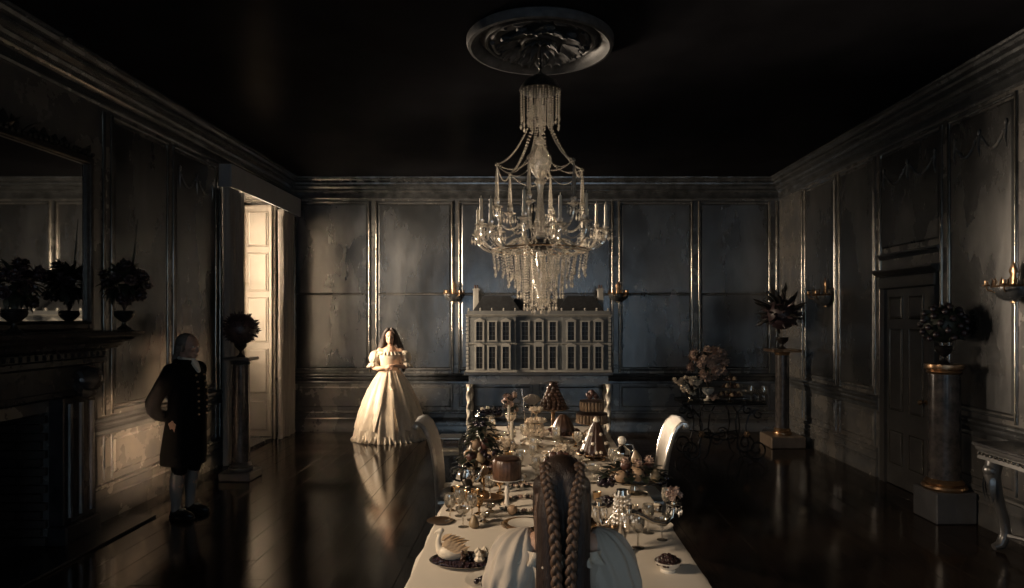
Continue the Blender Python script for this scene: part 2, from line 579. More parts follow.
def panelled(wallobj, stiles, skip=(), seams=(), full=(), garlands=(), sw=0.06):
    """stiles: positions along the wall; between each pair a bay of panels"""
    st = sorted(stiles)
    for i, (a, b) in enumerate(zip(st[:-1], st[1:])):
        if i in skip:
            continue
        u0, u1 = a + sw, b - sw
        if i in seams:
            m = MB(); field(m, u0 + 0.03, u1 - 0.03, ZC + 0.09, 2.296); m.build('panel', 'silvered_wall', wallobj, smooth=0)
            m = MB(); field(m, u0 + 0.03, u1 - 0.03, 2.304, ZT - 0.07); m.build('panel', 'silvered_wall', wallobj, smooth=0)
        elif i not in full:
            m = MB(); field(m, u0 + 0.03, u1 - 0.03, ZC + 0.09, ZT - 0.07); m.build('panel', 'silvered_wall', wallobj, smooth=0)
        if i not in full:
            m = MB(); field(m, u0 + 0.03, u1 - 0.03, 0.41, 0.75); m.build('dado_panel', 'silvered_dado', wallobj, smooth=0)
            m = MB(); m.tube([(u0, 0.004, ZC + 0.06), (u1, 0.004, ZC + 0.06)], 0.013, 8); m.build('moulding', 'cornice_silver', wallobj)
        m = MB(); m.tube([(u0, 0.004, ZT - 0.035), (u1, 0.004, ZT - 0.035)], 0.016, 8); m.build('moulding', 'cornice_silver', wallobj)
        if i in garlands:
            m = MB(); garland(m, u0 + 0.06, u1 - 0.06, ZT - 0.28); m.build('garland_relief', 'silvered_dado', wallobj)
    for i, a in enumerate(st):
        for sgn in (-1, 1):
            lo = ZC + 0.02
            m = MB(); half_round(m, a + sgn * sw, lo, ZT - 0.02); m.build('moulding', 'moulding_silver', wallobj)
            m = MB(); half_round(m, a + sgn * sw, 0.37, 0.79, 0.012); m.build('moulding', 'cornice_silver', wallobj)

# back wall: six bays
bst = [-(px - CX) * YB / F for px in (291, 373, 456, 536, 616, 695.5, 773)]
panelled(wb, bst, seams=(0, 1, 2, 3, 4, 5))
run('chair_rail', wb, CHAIR_PROF, [(-XR, -XL)], 'cornice_silver')
run('baseboard_back', wb, BASE_PROF, [(-XR, -XL)], 'silvered_dado', parent=False)
run('trim_1', wb, CORN_PROF, [(-XR, -XL)], 'cornice_silver', parent=False)
# right wall
def ry(px):
    return F * XR / (px - CX)
rst = [ry(804), ry(838), ry(878), ry(945.5), ry(1022), 4.45, 3.3, 2.1, 0.9]
panelled(wr, rst, full=(5,), garlands=(4,), seams=(7,))
dst = sorted(rst)
DI = dst.index(ry(945.5))
run('chair_rail', wr, CHAIR_PROF, [(YR, ry(945.5)), (ry(878), YB)], 'cornice_silver')
run('baseboard_right', wr, BASE_PROF, [(YR, ry(945.5)), (ry(878), YB)], 'silvered_dado', parent=False)
run('trim_2', wr, CORN_PROF, [(YR, YB)], 'cornice_silver', parent=False)
# left wall
def ly(px):
    return F * XL / (px - CX)
lst = [-ly(107.5), -ly(170.5), -8.52]
panelled(wl, lst, garlands=(0,))
panelled(wl, [-10.97, -10.55])
LS = [(-YB, -WIN[1] - 0.02), (-WIN[0] + 0.02, -6.0), (-3.9, -3.72), (-0.08, -YR)]
run('chair_rail', wl, CHAIR_PROF, LS, 'cornice_silver')
run('baseboard_left', wl, BASE_PROF, LS, 'silvered_dado', parent=False)
run('trim_3', wl, CORN_PROF, [(-YB, -YR)], 'cornice_silver', parent=False)
# rear wall
panelled(wq, [-3.9, -2.9, -0.9, 0.9, 2.9, 4.0], skip=(1, 3))
run('chair_rail', wq, CHAIR_PROF, [(XL, -2.8), (-1.0, 1.0), (2.8, XR)], 'cornice_silver')
run('baseboard_rear', wq, BASE_PROF, [(XL, XR)], 'silvered_dado', parent=False)
run('trim_4', wq, CORN_PROF, [(XL, XR)], 'cornice_silver', parent=False)

# ---- windows (sashes sit at the outer face of the wall)
def sash_window(name, wallobj, u0, u1, z0, z1, yout, nx, nz, label, d=0.05):
    mb = MB()
    f = 0.06
    mb.box(u0, u0 + f, yout, yout + d, z0, z1, 0.006)
    mb.box(u1 - f, u1, yout, yout + d, z0, z1, 0.006)
    mb.box(u0 + f, u1 - f, yout, yout + d, z0, z0 + f, 0.006)
    mb.box(u0 + f, u1 - f, yout, yout + d, z1 - f, z1, 0.006)
    root = struct(mb.build(name, 'window_white', smooth=0), label)
    root.location, root.rotation_euler = wallobj.location, wallobj.rotation_euler
    for k in range(1, nx):
        u = u0 + f + (u1 - u0 - 2 * f) * k / nx
        MB().box(u - 0.014, u + 0.014, yout + 0.01, yout + d - 0.01, z0 + f, z1 - f).build('glazing_bar', 'window_white', root, smooth=0)
    for k in range(1, nz):
        z = z0 + f + (z1 - z0 - 2 * f) * k / nz
        MB().box(u0 + f, u1 - f, yout + 0.012, yout + d - 0.012, z - 0.014, z + 0.014).build('glazing_bar', 'window_white', root, smooth=0)
    for i in range(nx):
        for k in range(nz):
            a0 = u0 + f + (u1 - u0 - 2 * f) * i / nx
            a1 = u0 + f + (u1 - u0 - 2 * f) * (i + 1) / nx
            c0 = z0 + f + (z1 - z0 - 2 * f) * k / nz
            c1 = z0 + f + (z1 - z0 - 2 * f) * (k + 1) / nz
            MB().box(a0 + 0.014, a1 - 0.014, yout + 0.022, yout + 0.026, c0 + 0.014, c1 - 0.014).build('pane', 'window_glass', root, smooth=0)
    return root
w1 = sash_window('window_1', wl, -WIN[1], -WIN[0], WIN[2], WIN[3], -0.5, 3, 6, 'tall sash window lighting the woman in the gown')
sash_window('window_2', wl, -NWIN[1], -NWIN[0], NWIN[2], NWIN[3], -0.5, 4, 5, 'tall sash window beside the near end of the table')
sash_window('window_3', wq, *RW[0], -0.25, 3, 5, 'added unseen window behind the camera, left')
sash_window('window_4', wq, *RW[1], -0.25, 3, 5, 'added unseen window behind the camera, right')
# panelled shutters folded into the far and near reveals of the window in view
for sgn, uu in ((1, -WIN[1]), (-1, -WIN[0])):
    m = MB()
    a, b = (uu, uu + 0.03) if sgn > 0 else (uu - 0.03, uu)
    m.box(a, b, -0.44, -0.01, WIN[2] + 0.01, WIN[3] - 0.02, 0.004)
    sh = m.build('shutter', 'cream_paint', w1, smooth=0)
    sh['label'] = 'cream panelled shutter folded into the window reveal'
    zz = [WIN[2] + 0.10, 0.62, 0.72, 1.42, 1.52, 2.22, 2.32, 2.92, 3.02, WIN[3] - 0.12]
    for k in range(0, 10, 2):
        m = MB()
        f0, f1 = (b, b + 0.014) if sgn > 0 else (a - 0.014, a)
        z0, z1 = zz[k], zz[k + 1]
        fo = f1 if sgn > 0 else f0
        fi = f0 if sgn > 0 else f1
        y0, y1 = -0.38, -0.07
        m.add([(fi, y0, z0), (fi, y1, z0), (fi, y1, z1), (fi, y0, z1)] +
              [(fo, y0 + 0.03, z0 + 0.03), (fo, y1 - 0.03, z0 + 0.03), (fo, y1 - 0.03, z1 - 0.03), (fo, y0 + 0.03, z1 - 0.03)],
              [(4, 5, 6, 7), (0, 1, 5, 4), (1, 2, 6, 5), (2, 3, 7, 6), (3, 0, 4, 7)])
        m.build('panel', 'cream_paint', sh, smooth=0)
        m = MB()
        xo = fi
        m.tube([(xo, y0, z0), (xo, y1, z0), (xo, y1, z1), (xo, y0, z1)], 0.010, 6, loop=True)
        m.build('moulding', 'cream_paint', sh)
# architrave round the opening
m = MB()
for u in (-WIN[1] - 0.09, -WIN[0] + 0.0):
    m.box(u, u + 0.09, 0, 0.035, 0.0, WIN[3] + 0.09, 0.01)
m.box(-WIN[1], -WIN[0], 0, 0.035, WIN[3], WIN[3] + 0.09, 0.01)
m.build('architrave', 'cream_paint', w1, smooth=0)

# ---- curtains and pelmet
def curtain(y0, y1, z0, z1, label, gather=None, phase=0.0, flare=0.10):
    c = thing('curtain', label, 'curtain', (XL, (y0 + y1) / 2, 0), 0, 'silk curtains at the tall window')
    n, mz = 64, 14
    w = y1 - y0
    front, back = [], []
    for k in range(mz + 1):
        t = k / mz
        z = z0 + (z1 - z0) * t
        row = []
        sp = 1 + flare * (1 - t) ** 3
        for i in range(n + 1):
            s = i / n
            yy = (s - 0.5) * w * sp
            a = s * 2 * PI * 5.5 + phase
            xx = 0.11 + 0.045 * math.sin(a) * (0.8 + 0.3 * math.sin(3 * s + 2 * t)) + 0.012 * math.sin(2.3 * a + 5 * t)
            xx += 0.02 * (1 - t) ** 4 * math.sin(a * 0.5)
            row.append((xx, yy, z))
        front.append(row)
    mb = MB()
    rings = [[(p[0], p[1], p[2]) for p in row] + [(p[0] - 0.012, p[1], p[2]) for p in reversed(row)] for row in front]
    mb.loft(rings)
    mb.build('drape', 'curtain_silk', c, smooth=60)
    hem = MB()
    rings = [[(p[0] + 0.004, p[1], z) for p in front[0]] + [(p[0] - 0.016, p[1], z) for p in reversed(front[0])] for z in (z0, z0 + 0.05)]
    hem.loft(rings)
    hem.build('hem', 'curtain_silk', c, smooth=60)
    hd = MB()
    rings = [[(p[0] + 0.003, p[1], z) for p in front[-1]] + [(p[0] - 0.015, p[1], z) for p in reversed(front[-1])] for z in (z1 - 0.09, z1 + 0.002)]
    hd.loft(rings)
    hd.build('heading', 'curtain_silk', c, smooth=60)
    return c
curtain(8.48, 9.0, 0.01, 3.60, 'grey silk curtain on the side of the window nearer the servant')
curtain(10.33, 10.92, 0.01, 3.60, 'grey silk curtain hanging between the window and the back wall')
pe = thing('pelmet', 'plain grey fabric pelmet across the top of the tall window', 'pelmet', (XL + 0.065, 9.68, 3.58))
MB().box(0.14, 0.165, -1.27, 1.27, 0.0, 0.29, 0.004).build('front_board', 'pelmet_silk', pe, smooth=0)
MB().box(0.0, 0.14, -1.27, -1.245, 0.0, 0.29, 0.004).build('side_board', 'pelmet_silk', pe, smooth=0)
MB().box(0.0, 0.14, 1.245, 1.27, 0.0, 0.29, 0.004).build('side_board', 'pelmet_silk', pe, smooth=0)
MB().box(0.0, 0.138, -1.24, 1.24, 0.27, 0.288).build('top_board', 'pelmet_silk', pe, smooth=0)

# ---- door on the right wall (closed, six panels), its frame and the panel over it
dm = MB()
for a, b in ((DOOR[0] - 0.13, DOOR[0]), (DOOR[1], DOOR[1] + 0.13)):
    dm.prism([(a, 0), (b, 0), (b, 0.03), (b - 0.02, 0.045), (a + 0.03, 0.04), (a, 0.05)], 'z', 0, DOOR[3])
dm.box(DOOR[0] - 0.13, DOOR[1] + 0.13, 0, 0.05, DOOR[3], DOOR[3] + 0.14, 0.012)
dm.prism([(0, 2.38), (0.05, 2.38), (0.06, 2.40), (0.08, 2.41), (0.11, 2.44), (0.11, 2.46), (0, 2.47)], 'x', DOOR[0] - 0.17, DOOR[1] + 0.17)
dr = struct(dm.build('door_1', 'door_paint', smooth=30), 'dark six-panel door with moulded frame')
dr.location, dr.rotation_euler = wr.location, wr.rotation_euler
leaf = MB().box(DOOR[0] + 0.004, DOOR[1] - 0.004, 0.0, 0.02, 0.008, DOOR[3] - 0.004, 0.003).build('door_leaf', 'door_paint', dr, smooth=0)
dw = DOOR[1] - DOOR[0]
for k in range(2):
    a = DOOR[0] + 0.10 + k * (dw / 2 - 0.02)
    b = a + dw / 2 - 0.16
    for z0, z1 in ((0.25, 0.62), (0.86, 1.78), (1.90, 2.14)):
        m = MB()
        m.add([(a, 0.021, z0), (b, 0.021, z0), (b, 0.021, z1), (a, 0.021, z1)] +
              [(a + 0.025, 0.033, z0 + 0.025), (b - 0.025, 0.033, z0 + 0.025), (b - 0.025, 0.033, z1 - 0.025), (a + 0.025, 0.033, z1 - 0.025)],
              [(4, 5, 6, 7), (0, 1, 5, 4), (1, 2, 6, 5), (2, 3, 7, 6), (3, 0, 4, 7)])
        m.build('door_panel', 'door_paint', leaf, smooth=0)
        m = MB()
        m.tube([(a, 0.024, z0), (b, 0.024, z0), (b, 0.024, z1), (a, 0.024, z1)], 0.011, 6, loop=True)
        m.build('moulding', 'moulding_silver', leaf)
kn = MB()
kn.lathe([(0.0, 0), (0.028, 0), (0.028, 0.006), (0.01, 0.01), (0.01, 0.04), (0.026, 0.05), (0.03, 0.065), (0.02, 0.08), (0, 0.083)], 16,
         M=Matrix.Translation((DOOR[0] + 0.055, 0.02, 1.02)) @ Matrix.Rotation(R(-90), 4, 'X'))
kn.build('door_knob', 'gilt_bronze', leaf)
u0, u1 = ry(945.5) + 0.09, ry(878) - 0.09
m = MB(); field(m, u0, u1, 2.72, ZT - 0.07); m.build('overdoor_panel', 'silvered_wall', wr, smooth=0)
m = MB(); m.prism([(0, 2.58), (0.02, 2.58), (0.03, 2.61), (0.05, 2.63), (0.05, 2.65), (0, 2.66)], 'x', u0 - 0.02, u1 + 0.02)
m.build('moulding', 'cornice_silver', wr)
m = MB(); garland(m, u0, u1, ZT - 0.28); m.build('garland_relief', 'silvered_dado', wr)

# ================================================================== CHIMNEYPIECE, MIRROR
def stepped(mb, prof, y0, y1, M=None):
    """prof: (projection from wall, z); runs along y with returns at both ends"""
    rings = []
    for d, z in prof:
        rings.append([(0, y0 - d * 0.6, z), (d, y0 - d * 0.6, z), (d, y1 + d * 0.6, z), (0, y1 + d * 0.6, z)])
    mb.loft(rings, M=M)
fp = thing('fireplace', 'black marble chimneypiece with deep mantel shelf and fluted jambs', 'fireplace', (XL + 0.0, 0, 0))
g = 0.066                                       # clear of the wall mouldings
for y0, y1 in ((5.52, 5.93), (3.97, 4.38)):
    m = MB()
    m.box(0.0, 0.13, y0, y1, 0.16, 1.24, 0.008)
    j = m.build('jamb', 'black_marble', fp, smooth=0)
    MB().box(0.0, 0.17, y0 - 0.02, y1 + 0.02, 0.0, 0.16, 0.012).build('plinth_block', 'black_marble', fp, smooth=0)
    for k in range(3):
        yy = y0 + 0.07 + k * (y1 - y0 - 0.14) / 2
        m = MB(); m.tube([(0.135, yy, 0.22), (0.135, yy, 1.18)], 0.024, 8); m.build('reed', 'black_marble', j)
    m = MB()
    yy = (y0 + y1) / 2
    for s in (-1, 1):
        pts = [(0.16 + 0.06 * math.cos(a) * (1 - a / 12) + 0.02, yy + s * 0.10, 1.36 + 0.10 * math.sin(a) * (1 - a / 12)) for a in (k * 0.5 for k in range(18))]
        m.tube(pts, 0.035, 7)
    m.ball((0.22, yy, 1.38), 0.11, 12, 8, (0.8, 1.3, 1.0))
    m.ball((0.20, yy, 1.27), 0.07, 10, 6, (0.8, 1.6, 0.9))
    m.build('corbel', 'black_marble', fp)
m = MB()
stepped(m, [(0.15, 1.24), (0.17, 1.26), (0.17, 1.30), (0.19, 1.31), (0.19, 1.50), (0.23, 1.52), (0.23, 1.56), (0.20, 1.57), (0.20, 1.62),
            (0.28, 1.64), (0.32, 1.66), (0.33, 1.69), (0.36, 1.70)], 3.95, 5.80)
m.build('entablature', 'black_marble', fp, smooth=0)
m = MB()
stepped(m, [(0.36, 1.70), (0.40, 1.715), (0.42, 1.74), (0.45, 1.75), (0.47, 1.76), (0.48, 1.79), (0.47, 1.80)], 3.95, 5.80)
m.build('mantel_shelf', 'black_marble', fp, smooth=0)
for k in range(26):
    MB().box(0.20, 0.232, 3.9 + k * 0.08, 3.94 + k * 0.08, 1.575, 1.615).build('dentil', 'black_marble', fp, smooth=0)
fb = struct(MB().box(XL - 0.62, XL - 0.5, FIRE[0] - 0.1, FIRE[1] + 0.1, 0, 1.3).build('trim_5', 'soot_brick', smooth=0), 'back of the firebox')
brick = MB().box(-0.1, 0.1, -0.02, 0.02, -0.032, 0.032, 0.004)
bo = None
def put_brick(x, y, z, rz):
    global bo
    if bo is None:
        bo = brick.build('brick', 'soot_brick', wl, smooth=0)
        b = bo
    else:
        b = bo.copy(); COL.objects.link(b); b.parent = wl
    b.matrix_parent_inverse = wl.matrix_basis.inverted()
    b.location = (x, y, z); b.rotation_euler.z = rz
for k in range(15):
    z = 0.037 + k * 0.073
    off = 0.104 * (k % 2)
    for i in range(6):
        put_brick(XL - 0.475, FIRE[0] + 0.14 + i * 0.208 - off * 0.5, z, R(90))
    for i in range(2):
        put_brick(XL - 0.12 - i * 0.208 - off * 0.4, FIRE[1] - 0.022, z, 0)
        put_brick(XL - 0.12 - i * 0.208 - off * 0.4, FIRE[0] + 0.022, z, 0)
h = MB().box(XL + 0.18, -3.58, 3.62, 6.33, 0.001, 0.022, 0.006).build('hearth_slab', 'black_marble', smooth=0)
tag(h, 'low black stone hearth slab on the floor before the fireplace', 'hearth')
mr = thing('overmantel_mirror', 'large overmantel mirror in a dark carved frame above the fireplace', 'mirror', (XL + 0.07, 4.95, 1.805))
MB().box(0.0, 0.02, -0.90, 0.90, 0.06, 1.46).build('mirror_glass', 'mirror_glass', mr, smooth=0)
m = MB()
for y0, y1, z0, z1 in ((-0.98, -0.90, 0, 1.54), (0.90, 0.98, 0, 1.54), (-0.90, 0.90, 0, 0.08), (-0.90, 0.90, 1.46, 1.54)):
    m.box(0.0, 0.05, y0, y1, z0, z1, 0.014)
m.tube([(0.05, -0.92, 0.06), (0.05, 0.92, 0.06), (0.05, 0.92, 1.48), (0.05, -0.92, 1.48)], 0.013, 8, loop=True)
m.build('frame', 'dark_bronze', mr, smooth=30)
m = MB()
rr = random.Random(5)
for k in range(34):
    t = k / 33
    yy = -0.95 + 1.9 * t
    m.leaf((0.03, yy, 1.53), (0.3, rr.uniform(-0.9, 0.9), 0.8 + 0.3 * math.sin(PI * t)), rr.uniform(0.08, 0.16), 0.06, 0.5)
    m.ball((0.05, yy, 1.55 + 0.02 * math.sin(9 * t)), 0.022, 6, 4)
m.build('carved_crest', 'dark_bronze', mr)

# ================================================================== URNS OF FOLIAGE, PEDESTALS
def orient(o, d, parent=None):
    o.rotation_mode = 'QUATERNION'
    o.rotation_quaternion = Vector(d).normalized().to_track_quat('Z', 'Y')
def urn(mb, s=1.0, z=0.0):
    mb.lathe([(0, 0), (0.055, 0), (0.06, 0.012), (0.03, 0.03), (0.018, 0.05), (0.018, 0.07), (0.045, 0.09), (0.075, 0.12), (0.085, 0.15),
              (0.075, 0.165), (0.088, 0.175), (0.0, 0.17)], 20, (0, 0, z), s, s)
    return mb
def fib(n):
    for i in range(n):
        z = 1 - 2 * (i + 0.5) / n
        r = math.sqrt(max(0, 1 - z * z))
        a = i * 2.399963
        yield Vector((r * math.cos(a), r * math.sin(a), z))
horn_me = {}
def horn(kind):
    if kind not in horn_me:
        m = MB()
        if kind == 'short':
            m.tube([(0, 0, 0), (0, 0, 0.5), (0.06, 0, 0.8), (0.15, 0, 1.0)], [0.20, 0.17, 0.09, 0.01], 6)
        elif kind == 'long':
            m.tube([(0, 0, 0), (0.04, 0, 0.3), (0.02, 0, 0.6), (-0.10, 0, 0.8), (-0.08, 0, 1.0)], [0.12, 0.11, 0.09, 0.06, 0.01], 6)
        elif kind == 'leaf':
            m.leaf((0, 0, 0), (0, 0, 1), 1.0, 0.55, 0.35, (1, 0, 0), 0.015)
        o = m.build('tmp', {'short': 'petal_dark', 'long': 'dark_bronze', 'leaf': 'leaf_dark'}[kind])
        horn_me[kind] = o.data
        bpy.data.objects.remove(o)
    return horn_me[kind]
def spikes(parent, c, r0, kind, n, length, name, rnd, up=0.0):
    me = horn(kind)
    for d in fib(n):
        d = (d + Vector((rnd.uniform(-.2, .2), rnd.uniform(-.2, .2), rnd.uniform(-.2, .2) + up))).normalized()
        if d.z < -0.75 or (up and d.x > 0.55):
            continue
        o = bpy.data.objects.new(name, me)
        COL.objects.link(o)
        o.parent = parent
        o.location = Vector(c) + d * r0
        orient(o, d)
        L = length * rnd.uniform(0.75, 1.2)
        o.scale = (L, L, L)
def pedestal(px_c, label, loc, pw, ph, r, top, ped_mat='plinth_bronze', caps='gilt_bronze', group='marble pedestals', aw=None):
    t = thing('pedestal', label, 'pedestal', loc, 0, group)
    MB().box(-pw / 2, pw / 2, -pw / 2, pw / 2, 0, ph, 0.012).build('plinth', ped_mat, t, smooth=0)
    b = MB()
    b.lathe([(0, ph), (r * 1.35, ph), (r * 1.42, ph + 0.02), (r * 1.36, ph + 0.04), (r * 1.18, ph + 0.05), (r * 1.24, ph + 0.065),
             (r * 1.14, ph + 0.085), (r * 1.02, ph + 0.10), (0, ph + 0.10)], 28)
    b.build('base_ring', caps, t)
    s = MB()
    s.lathe([(0, ph + 0.09), (r, ph + 0.09), (r * 1.01, ph + 0.3), (r * 0.97, top - 0.08), (0, top - 0.08)], 32)
    s.build('shaft', 'veined_marble', t)
    c = MB()
    c.lathe([(0, top - 0.09), (r * 1.0, top - 0.09), (r * 1.1, top - 0.075), (r * 1.02, top - 0.06), (r * 1.22, top - 0.04), (0, top - 0.04)], 28)
    c.build('capital_ring', caps, t)
    a = aw or max(r * 1.25, pw * 0.42)
    if aw:
        MB().lathe([(0, top - 0.04), (a, top - 0.04), (a * 1.02, top - 0.02), (a, top), (0, top)], 32).build('abacus', caps, t)
    else:
        MB().box(-a, a, -a, a, top - 0.04, top, 0.008).build('abacus', caps if caps == 'gilt_bronze' else ped_mat, t, smooth=0)
    return t
rn = random.Random(11)
pedestal(0, 'slim dark marble pedestal beside the servant, before the window curtain', (-3.44, 7.85, 0), 0.37, 0.10, 0.10, 1.44, 'plinth_grey', 'plinth_grey')
u = thing('flower_urn', 'urn with a small round spiky dark flower head, by the window', 'flower arrangement', (-3.44, 7.85, 1.44), 0, 'urns on pedestals')
urn(MB(), 0.85).build('urn', 'dark_bronze', u)
MB().ball((0, 0, 0.335), 0.185, 18, 12).build('flower_core', 'petal_dark', u)
spikes(u, (0, 0, 0.335), 0.17, 'short', 150, 0.055, 'petal', rn)

pedestal(1, 'slim dark marble pedestal in the far right corner beside the iron trolley', (3.76, 9.84, 0), 0.50, 0.17, 0.10, 1.44)
u = thing('flower_urn', 'urn of writhing dark horn-like fronds in the far right corner', 'flower arrangement', (3.76, 9.84, 1.44), 0, 'urns on pedestals')
urn(MB(), 1.1).build('urn', 'dark_bronze', u)
MB().ball((0, 0, 0.52), 0.22, 16, 10, (1, 1, 1.05)).build('flower_core', 'petal_dark', u)
spikes(u, (0, 0, 0.52), 0.20, 'short', 60, 0.11, 'petal', rn)
spikes(u, (0, 0, 0.54), 0.19, 'long', 44, 0.25, 'frond', rn, 0.35)

pedestal(2, 'stout veined marble column on a tall grey plinth beside the door', (3.935, 6.27, 0), 0.378, 0.29, 0.138, 1.47, 'plinth_grey', aw=0.165)
u = thing('flower_urn', 'urn with a round ball of dark leaves and buds, beside the door', 'flower arrangement', (3.93, 6.27, 1.47), 0, 'urns on pedestals')
urn(MB(), 0.9).build('urn', 'dark_bronze', u)
MB().ball((0, 0, 0.37), 0.17, 16, 10).build('flower_core', 'leaf_dark', u)
spikes(u, (0, 0, 0.37), 0.14, 'leaf', 120, 0.07, 'leaf', rn)
bm_ = MB().ball((0, 0, 0), 1, 8, 6).build('tmp', 'petal_dark')
bud_me = bm_.data
bpy.data.objects.remove(bm_)
for i, d in enumerate(fib(46)):
    if d.z < -0.7:
        continue
    o = bpy.data.objects.new('bud', bud_me)
    COL.objects.link(o); o.parent = u
    o.location = Vector((0, 0, 0.37)) + d * 0.19
    o.scale = (0.03,) * 3

# mantel arrangements
def bouquet(name, label, loc, r, zc, n, rnd, bud='petal_dark', group=None, leafn=40, urn_s=1.0, cat='flower arrangement', um='dark_bronze', spire=False):
    u = thing(name, label, cat, loc, 0, group)
    urn(MB(), urn_s).build('urn', um, u)
    m = MB()
    for k in range(leafn):
        d = Vector((rnd.gauss(0, 1), rnd.gauss(0, 1), rnd.gauss(0.3, 0.8))).normalized()
        m.leaf(Vector((0, 0, zc)) + d * r * 0.35, d, r * rnd.uniform(0.45, 0.8), r * 0.26, 0.4)
    m.build('foliage', 'leaf_dark', u)
    s = MB()
    for k in range(7):
        a = k * 0.9
        s.tube([(0, 0, 0.16), (0.3 * r * math.cos(a), 0.3 * r * math.sin(a), zc)], 0.006, 5)
    s.build('stems', 'stem_brown', u)
    for k in range(n):
        d = Vector((rnd.gauss(0, 1), rnd.gauss(0, 1), rnd.gauss(0.25, 0.9))).normalized()
        o = rose_obj(u, Vector((0, 0, zc)) + d * r * rnd.uniform(0.6, 0.95), r * rnd.uniform(0.17, 0.27), bud, d)
    if spire:
        m = MB()
        m.tube([(0, 0.02, 0.2), (0.02, 0.10, 0.6), (0.03, 0.16, 1.03)], [0.010, 0.007, 0.003], 6)
        for k in range(14):
            m.ball((0.02 + 0.01 * k / 14, 0.10 + 0.06 * k / 14, 0.6 + 0.43 * k / 14), 0.014 * (1 - k / 18), 5, 4)
        m.build('flower_spike', 'leaf_dark', u)
    return u
rose_me = {}
def rose_mesh(matn):
    if matn not in rose_me:
        m = MB()
        m.ball((0, 0, 0), 0.6, 8, 6)
        for ring, (n, rr, zz, tilt) in enumerate(((5, 0.45, 0.35, 0.3), (6, 0.7, 0.1, 0.8), (7, 0.85, -0.2, 1.25))):
            for k in range(n):
                a = 2 * PI * k / n + ring * 0.5
                c = Vector((math.cos(a) * rr * 0.55, math.sin(a) * rr * 0.55, zz - 0.25))
                d = Vector((math.cos(a) * math.sin(tilt), math.sin(a) * math.sin(tilt), math.cos(tilt)))
                m.leaf(c, d, 0.75, 0.85, -0.3, (math.cos(a), math.sin(a), 0.2), 0.03)
        o = m.build('tmp', matn, smooth=60)
        rose_me[matn] = o.data
        bpy.data.objects.remove(o)
    return rose_me[matn]
def rose_obj(parent, loc, r, matn, d=(0, 0, 1), name='blossom'):
    o = bpy.data.objects.new(name, rose_mesh(matn))
    COL.objects.link(o)
    o.parent = parent
    o.location = loc
    orient(o, d)
    o.scale = (r, r, r)
    return o
bouquet('flower_urn', 'shadowy urn of dark flowers with a tall spike on the mantel beside the mirror', (XL + 0.34, 6.0, 1.80), 0.22, 0.42, 26, rn, group='mantel urns', spire=True, leafn=90)
bouquet('flower_urn', 'shadowy urn of dark flowers on the mantel at the left edge of the photo', (XL + 0.34, 4.72, 1.80), 0.20, 0.34, 20, rn, group='mantel urns', leafn=80)

# ================================================================== WALL SCONCES, CONSOLE
def sconce(label, loc, rotz, scale=1.0):
    t = thing('wall_sconce', label, 'sconce', loc, rotz, 'wall sconces')
    m = MB()
    m.lathe([(0, -0.15), (0.035, -0.14), (0.045, -0.02), (0.03, 0.10), (0.05, 0.13), (0.012, 0.2), (0, 0.22)], 14, (0, 0.02, 0), 1.0, 0.4)
    m.build('backplate', 'gilt_bronze', t)
    m = MB()
    n, k = 14, 7
    rings = []
    for i in range(k + 1):
        a = PI / 2 * i / k
        rr, z = 0.15 * math.sin(a) + 0.02, -0.13 * math.cos(a)
        rings.append([(rr * math.cos(PI * j / n), 0.02 + rr * 0.8 * math.sin(PI * j / n), z) for j in range(n + 1)] +
                     [((rr - 0.008) * math.cos(PI * j / n), 0.02 + (rr - 0.008) * 0.8 * math.sin(PI * j / n), z) for j in range(n, -1, -1)])
    m.loft(rings)
    m.build('basket_bowl', 'cornice_silver', t)
    m = MB()
    m.tube([(0.172 * math.cos(PI * j / 16), 0.02 + 0.138 * math.sin(PI * j / 16), 0.0) for j in range(17)], 0.010, 6)
    for j in range(1, 16, 2):
        a = PI * j / 16
        m.tube([(0.17 * math.cos(a), 0.02 + 0.136 * math.sin(a), 0.0), (0.16 * math.cos(a), 0.02 + 0.128 * math.sin(a), 0.05),
                (0.178 * math.cos(a + .1), 0.02 + 0.142 * math.sin(a + .1), 0.07)], [0.012, 0.008, 0.003], 5)
    m.build('gilt_rim', 'gilt_bronze', t)
    for s in (-1, 1):
        m = MB()
        m.tube([(s * 0.03, 0.06, -0.02), (s * 0.06, 0.13, -0.05), (s * 0.10, 0.17, -0.03), (s * 0.11, 0.175, 0.0)], [0.009, 0.008, 0.007, 0.006], 7)
        m.lathe([(0, 0), (0.03, 0.005), (0.034, 0.015), (0.014, 0.018), (0.014, 0.05), (0, 0.05)], 12, (s * 0.11, 0.175, 0.0))
        m.build('arm', 'gilt_bronze', t)
    t.scale = (scale,) * 3
    return t
sconce('half-round basket sconce on the back wall, left of the model house', (W(454.5, 299, YB).x, YB - 0.035, W(454, 294, YB).z), R(180))
sconce('half-round basket sconce on the back wall, right of the model house', (W(618, 299, YB).x, YB - 0.035, W(618, 294, YB).z), R(180))
sconce('half-round basket sconce on the right wall behind the corner urn', (XR - 0.035, 9.2, 2.22), R(90), 1.15)
sconce('half-round basket sconce on the right wall at the photo edge, above the console table', (XR - 0.035, 5.62, 2.18), R(90))

